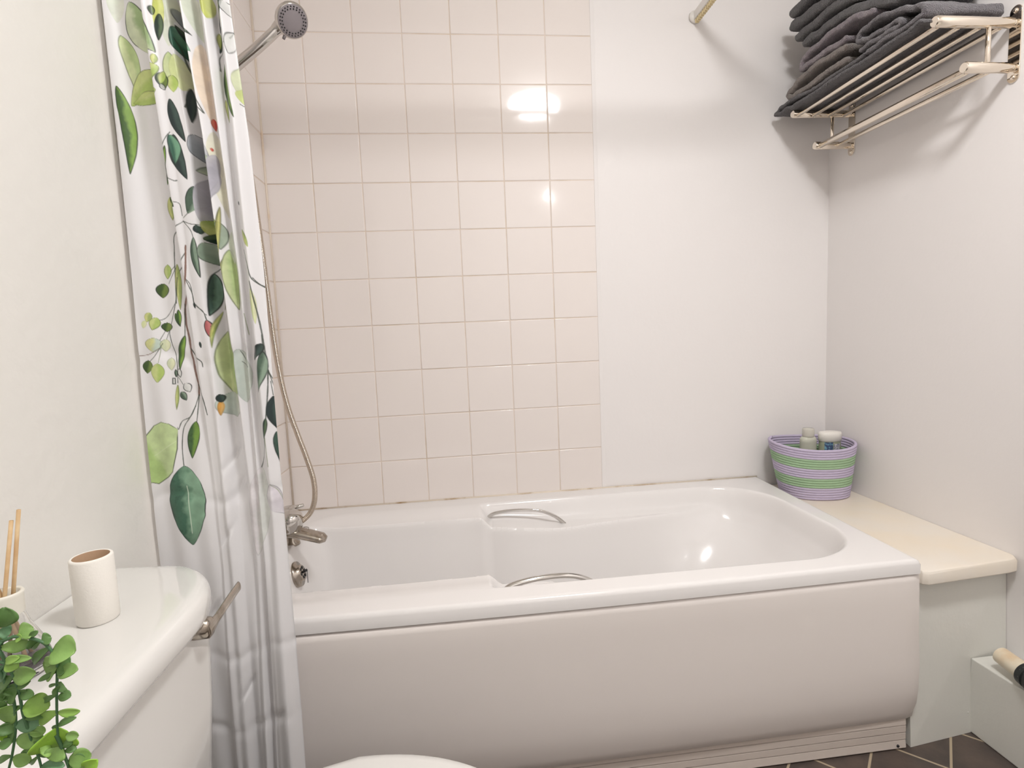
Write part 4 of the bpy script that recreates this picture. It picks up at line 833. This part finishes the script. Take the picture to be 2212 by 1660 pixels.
# lever
g = G(); g.add(*tube([(-.875, -1.015, .611), (-.858, -1.015, .611), (-.846, -1.015, .611), (-.843, -1.015, .611)], [.0155, .0155, .0145, .011], 28))
lv_ = spline([(-.847, -1.022, .609), (-.845, -1.006, .612), (-.843, -.988, .617), (-.842, -.960, .622), (-.842, -.930, .625), (-.842, -.916, .626)], 6); n_ = len(lv_)
g.add(*tube(lv_, [.0125-.0045*min(1, i/9) if i < n_-3 else .0078-.0022*(i-n_+4) for i in range(n_)], 18, flat=.42, up=(1, 0, 0))); g.obj('flush_lever', M_TARN, wc, sharp=60)
# pan, seat and lid
def dring(z, cx, xb, a, hw, n=40, cy=-1.15):
    pts = [(cx+a*math.sin(t), cy+hw*math.cos(t), z) for t in np.linspace(0, PI, n)]
    pts += [(xb, cy-hw*.72, z), (xb, cy+hw*.72, z)]; return pts[::-1]
g = G(); g.add(*loft([dring(-.0175, -.72, -.98, .16, .105), dring(.05, -.72, -.98, .15, .10), dring(.15, -.70, -.98, .15, .10), dring(.24, -.67, -.99, .21, .145), dring(.30, -.665, -1.0, .245, .168), dring(.322, -.665, -1.0, .25, .172)])); g.obj('pan', M_PORC, wc)
g = G(); g.add(*loft([dring(.3235, -.665, -.86, .255, .172), dring(.328, -.665, -.865, .262, .177), dring(.336, -.665, -.865, .262, .177), dring(.340, -.665, -.86, .256, .172)])); g.obj('seat', M_PORC, wc)
g = G(); g.add(*loft([dring(.3415, -.665, -.855, .256, .172), dring(.344, -.665, -.86, .264, .178), dring(.351, -.665, -.86, .265, .179), dring(.356, -.665, -.858, .259, .174), dring(.3585, -.665, -.85, .245, .163), dring(.361, -.665, -.82, .19, .12), dring(.362, -.665, -.78, .10, .06)])); g.obj('lid', M_PORC, wc)
# ------------------------------------------------------------------ toilet roll on the cistern
tr_ = thing('toilet_roll', 'white toilet paper roll standing upright on the cistern lid', 'toilet roll', (-.957, -1.063, .6612))
C_ = (-.957, -1.063, 0); zb_, zt_ = .6615, .7465
g = G(); rx_, ry_ = .0400, .0375
g.add(*lathe([(.019, zb_), (.0215, zb_), (.0230, zb_+.002), (.0231, zt_-.003), (.0226, zt_-.001), (.0215, zt_), (.0196, zt_-.0004)], C_, 72)); 
g.obj('paper', mat('tissue_paper', srgb(246,242,234), .9, bump=(300, .25, .001)), tr_, sharp=60)
g = G(); g.add(*lathe([(.0196, zt_-.0005), (.0190, zt_-.001), (.0188, zb_+.001), (.0192, zb_)], C_, 72)); g.obj('cardboard_core', mat('brown_card', srgb(176,146,118), .85, bump=(300, .2, .001)), tr_)
# ------------------------------------------------------------------ reed diffuser
df = thing('reed_diffuser', 'clear glass reed diffuser bottle with wooden sticks on the cistern', 'reed diffuser', (-.985, -1.165, .6612))
DC = (-.976, -1.170, 0)
M_GLASS = mat('clear_glass', (1, 1, 1, 1), .02, trans=1, ior=1.45)
g = G(); g.add(*lathe([(0, .6622), (.030, .6622), (.0335, .665), (.0335, .672), (.028, .692), (.0185, .715), (.0150, .728), (.0150, .748), (.0165, .7505), (.0150, .752), (.0130, .7505), (.0130, .728), (.0165, .714), (.0258, .691), (.0312, .672), (.0300, .668), (0, .668)], DC, 48)); g.obj('glass_bottle', M_GLASS, df)
g = G(); g.add(*lathe([(0, .6685), (.0298, .6685), (.0309, .672), (.0300, .678), (0, .678)], DC, 40)); g.obj('oil', mat('diffuser_oil', srgb(120,112,112), .05, trans=.7, ior=1.36), df)
g = G(); g.add(*lathe([(.0153, .7285), (.0157, .730), (.0160, .748), (.0169, .7508), (.0155, .7530), (.0128, .7515), (.0127, .735)], DC, 40)); g.obj('neck_label', mat('frosted_band', srgb(232,228,216), .4), df)
M_REED = mat('reed_wood', srgb(204,168,124), .7, noise=(40, srgb(226,200,158), .4, .7))
for (bx, by, tx_, ty_, tz_) in ((-.012, .010, .026, .0, .842), (-.006, -.012, .0175, .0, .831), (.020, -.006, -.022, -.004, .845), (.012, .012, -.020, -.010, .83)):
    g = G(); g.add(*tube([(DC[0]+bx, DC[1]+by, .672), (DC[0]+tx_, DC[1]+ty_, tz_)], .0019, 10)); g.obj('reed', M_REED, df)
# ------------------------------------------------------------------ trailing eucalyptus plant
pt = thing('trailing_plant', 'trailing green plant with rounded leaves hanging over the cistern lid', 'plant', (-.968, -1.345, .6612))
g = G(); g.add(*lathe([(0, .6622), (.034, .6622), (.046, .735), (.048, .742), (.044, .742), (.042, .732), (0, .730)], (-.978, -1.345, 0), 40)); g.obj('pot', mat('white_pot', srgb(232,230,224), .3), pt)
M_STEM = mat('plant_stem', srgb(74,112,74), .5)
for i, s in enumerate(STEMS):
    g = G(); pts = [Vector(p) for p in s]
    if i < 3: pts = [Vector((-.975, -1.345, .735)), Vector((-.955, -1.352, .80-.01*i))]+pts
    sp_ = spline(pts, 8); g.add(*tube(sp_, [.0014-.0006*k_/len(sp_) for k_ in range(len(sp_))], 8)); g.obj('stem', M_STEM, pt)
GC = [srgb(88,122,66), srgb(122,156,84), srgb(132,168,80), srgb(146,190,70), srgb(98,136,98)]
LM = []
for i, c_ in enumerate(GC):
    LM.append(mat('leaf_green', c_, .45, noise=(70, tuple(min(1, q*1.35) for q in c_[:3])+(1,), .35, .75), sub=.15, bump=(260, .3, .001)))
rr = random.Random(5); g = G()
view = Vector((.42, -.62, .42)).normalized()
for a, b, wd, ci in LEAVES:
    a, b = Vector(a), Vector(b); L = (b-a).length; d = (b-a).normalized(); b = b; nrm_ = (view-d*view.dot(d)).normalized(); sd = d.cross(nrm_)
    tw = rr.uniform(-.35, .35); sd = (sd*math.cos(tw)+nrm_*math.sin(tw)); nn = d.cross(sd)
    if nn.dot(view) < 0: nn = -nn
    curl = rr.uniform(.10, .22); Pg = []
    for i in range(13):
        t = i/12; hw = wd/2*max(.03, math.sin(PI*t**1.22)**.58) if t > .14 else wd/2*(.10+t*3.6); row = []
        if i == 12: hw = wd*.03
        for j in range(7):
            u = j/3-1; row.append(a+d*(L*t)+sd*(hw*u)+nn*(wd*curl*u*u*(hw/(wd/2))+L*.10*math.sin(PI*t)))
        Pg.append(row)
    v, f = grid(Pg); g.add(v, f, ci)
fo = g.obj('foliage', None, pt, mats=LM); so = fo.modifiers.new('thick', 'SOLIDIFY'); so.thickness = .0006
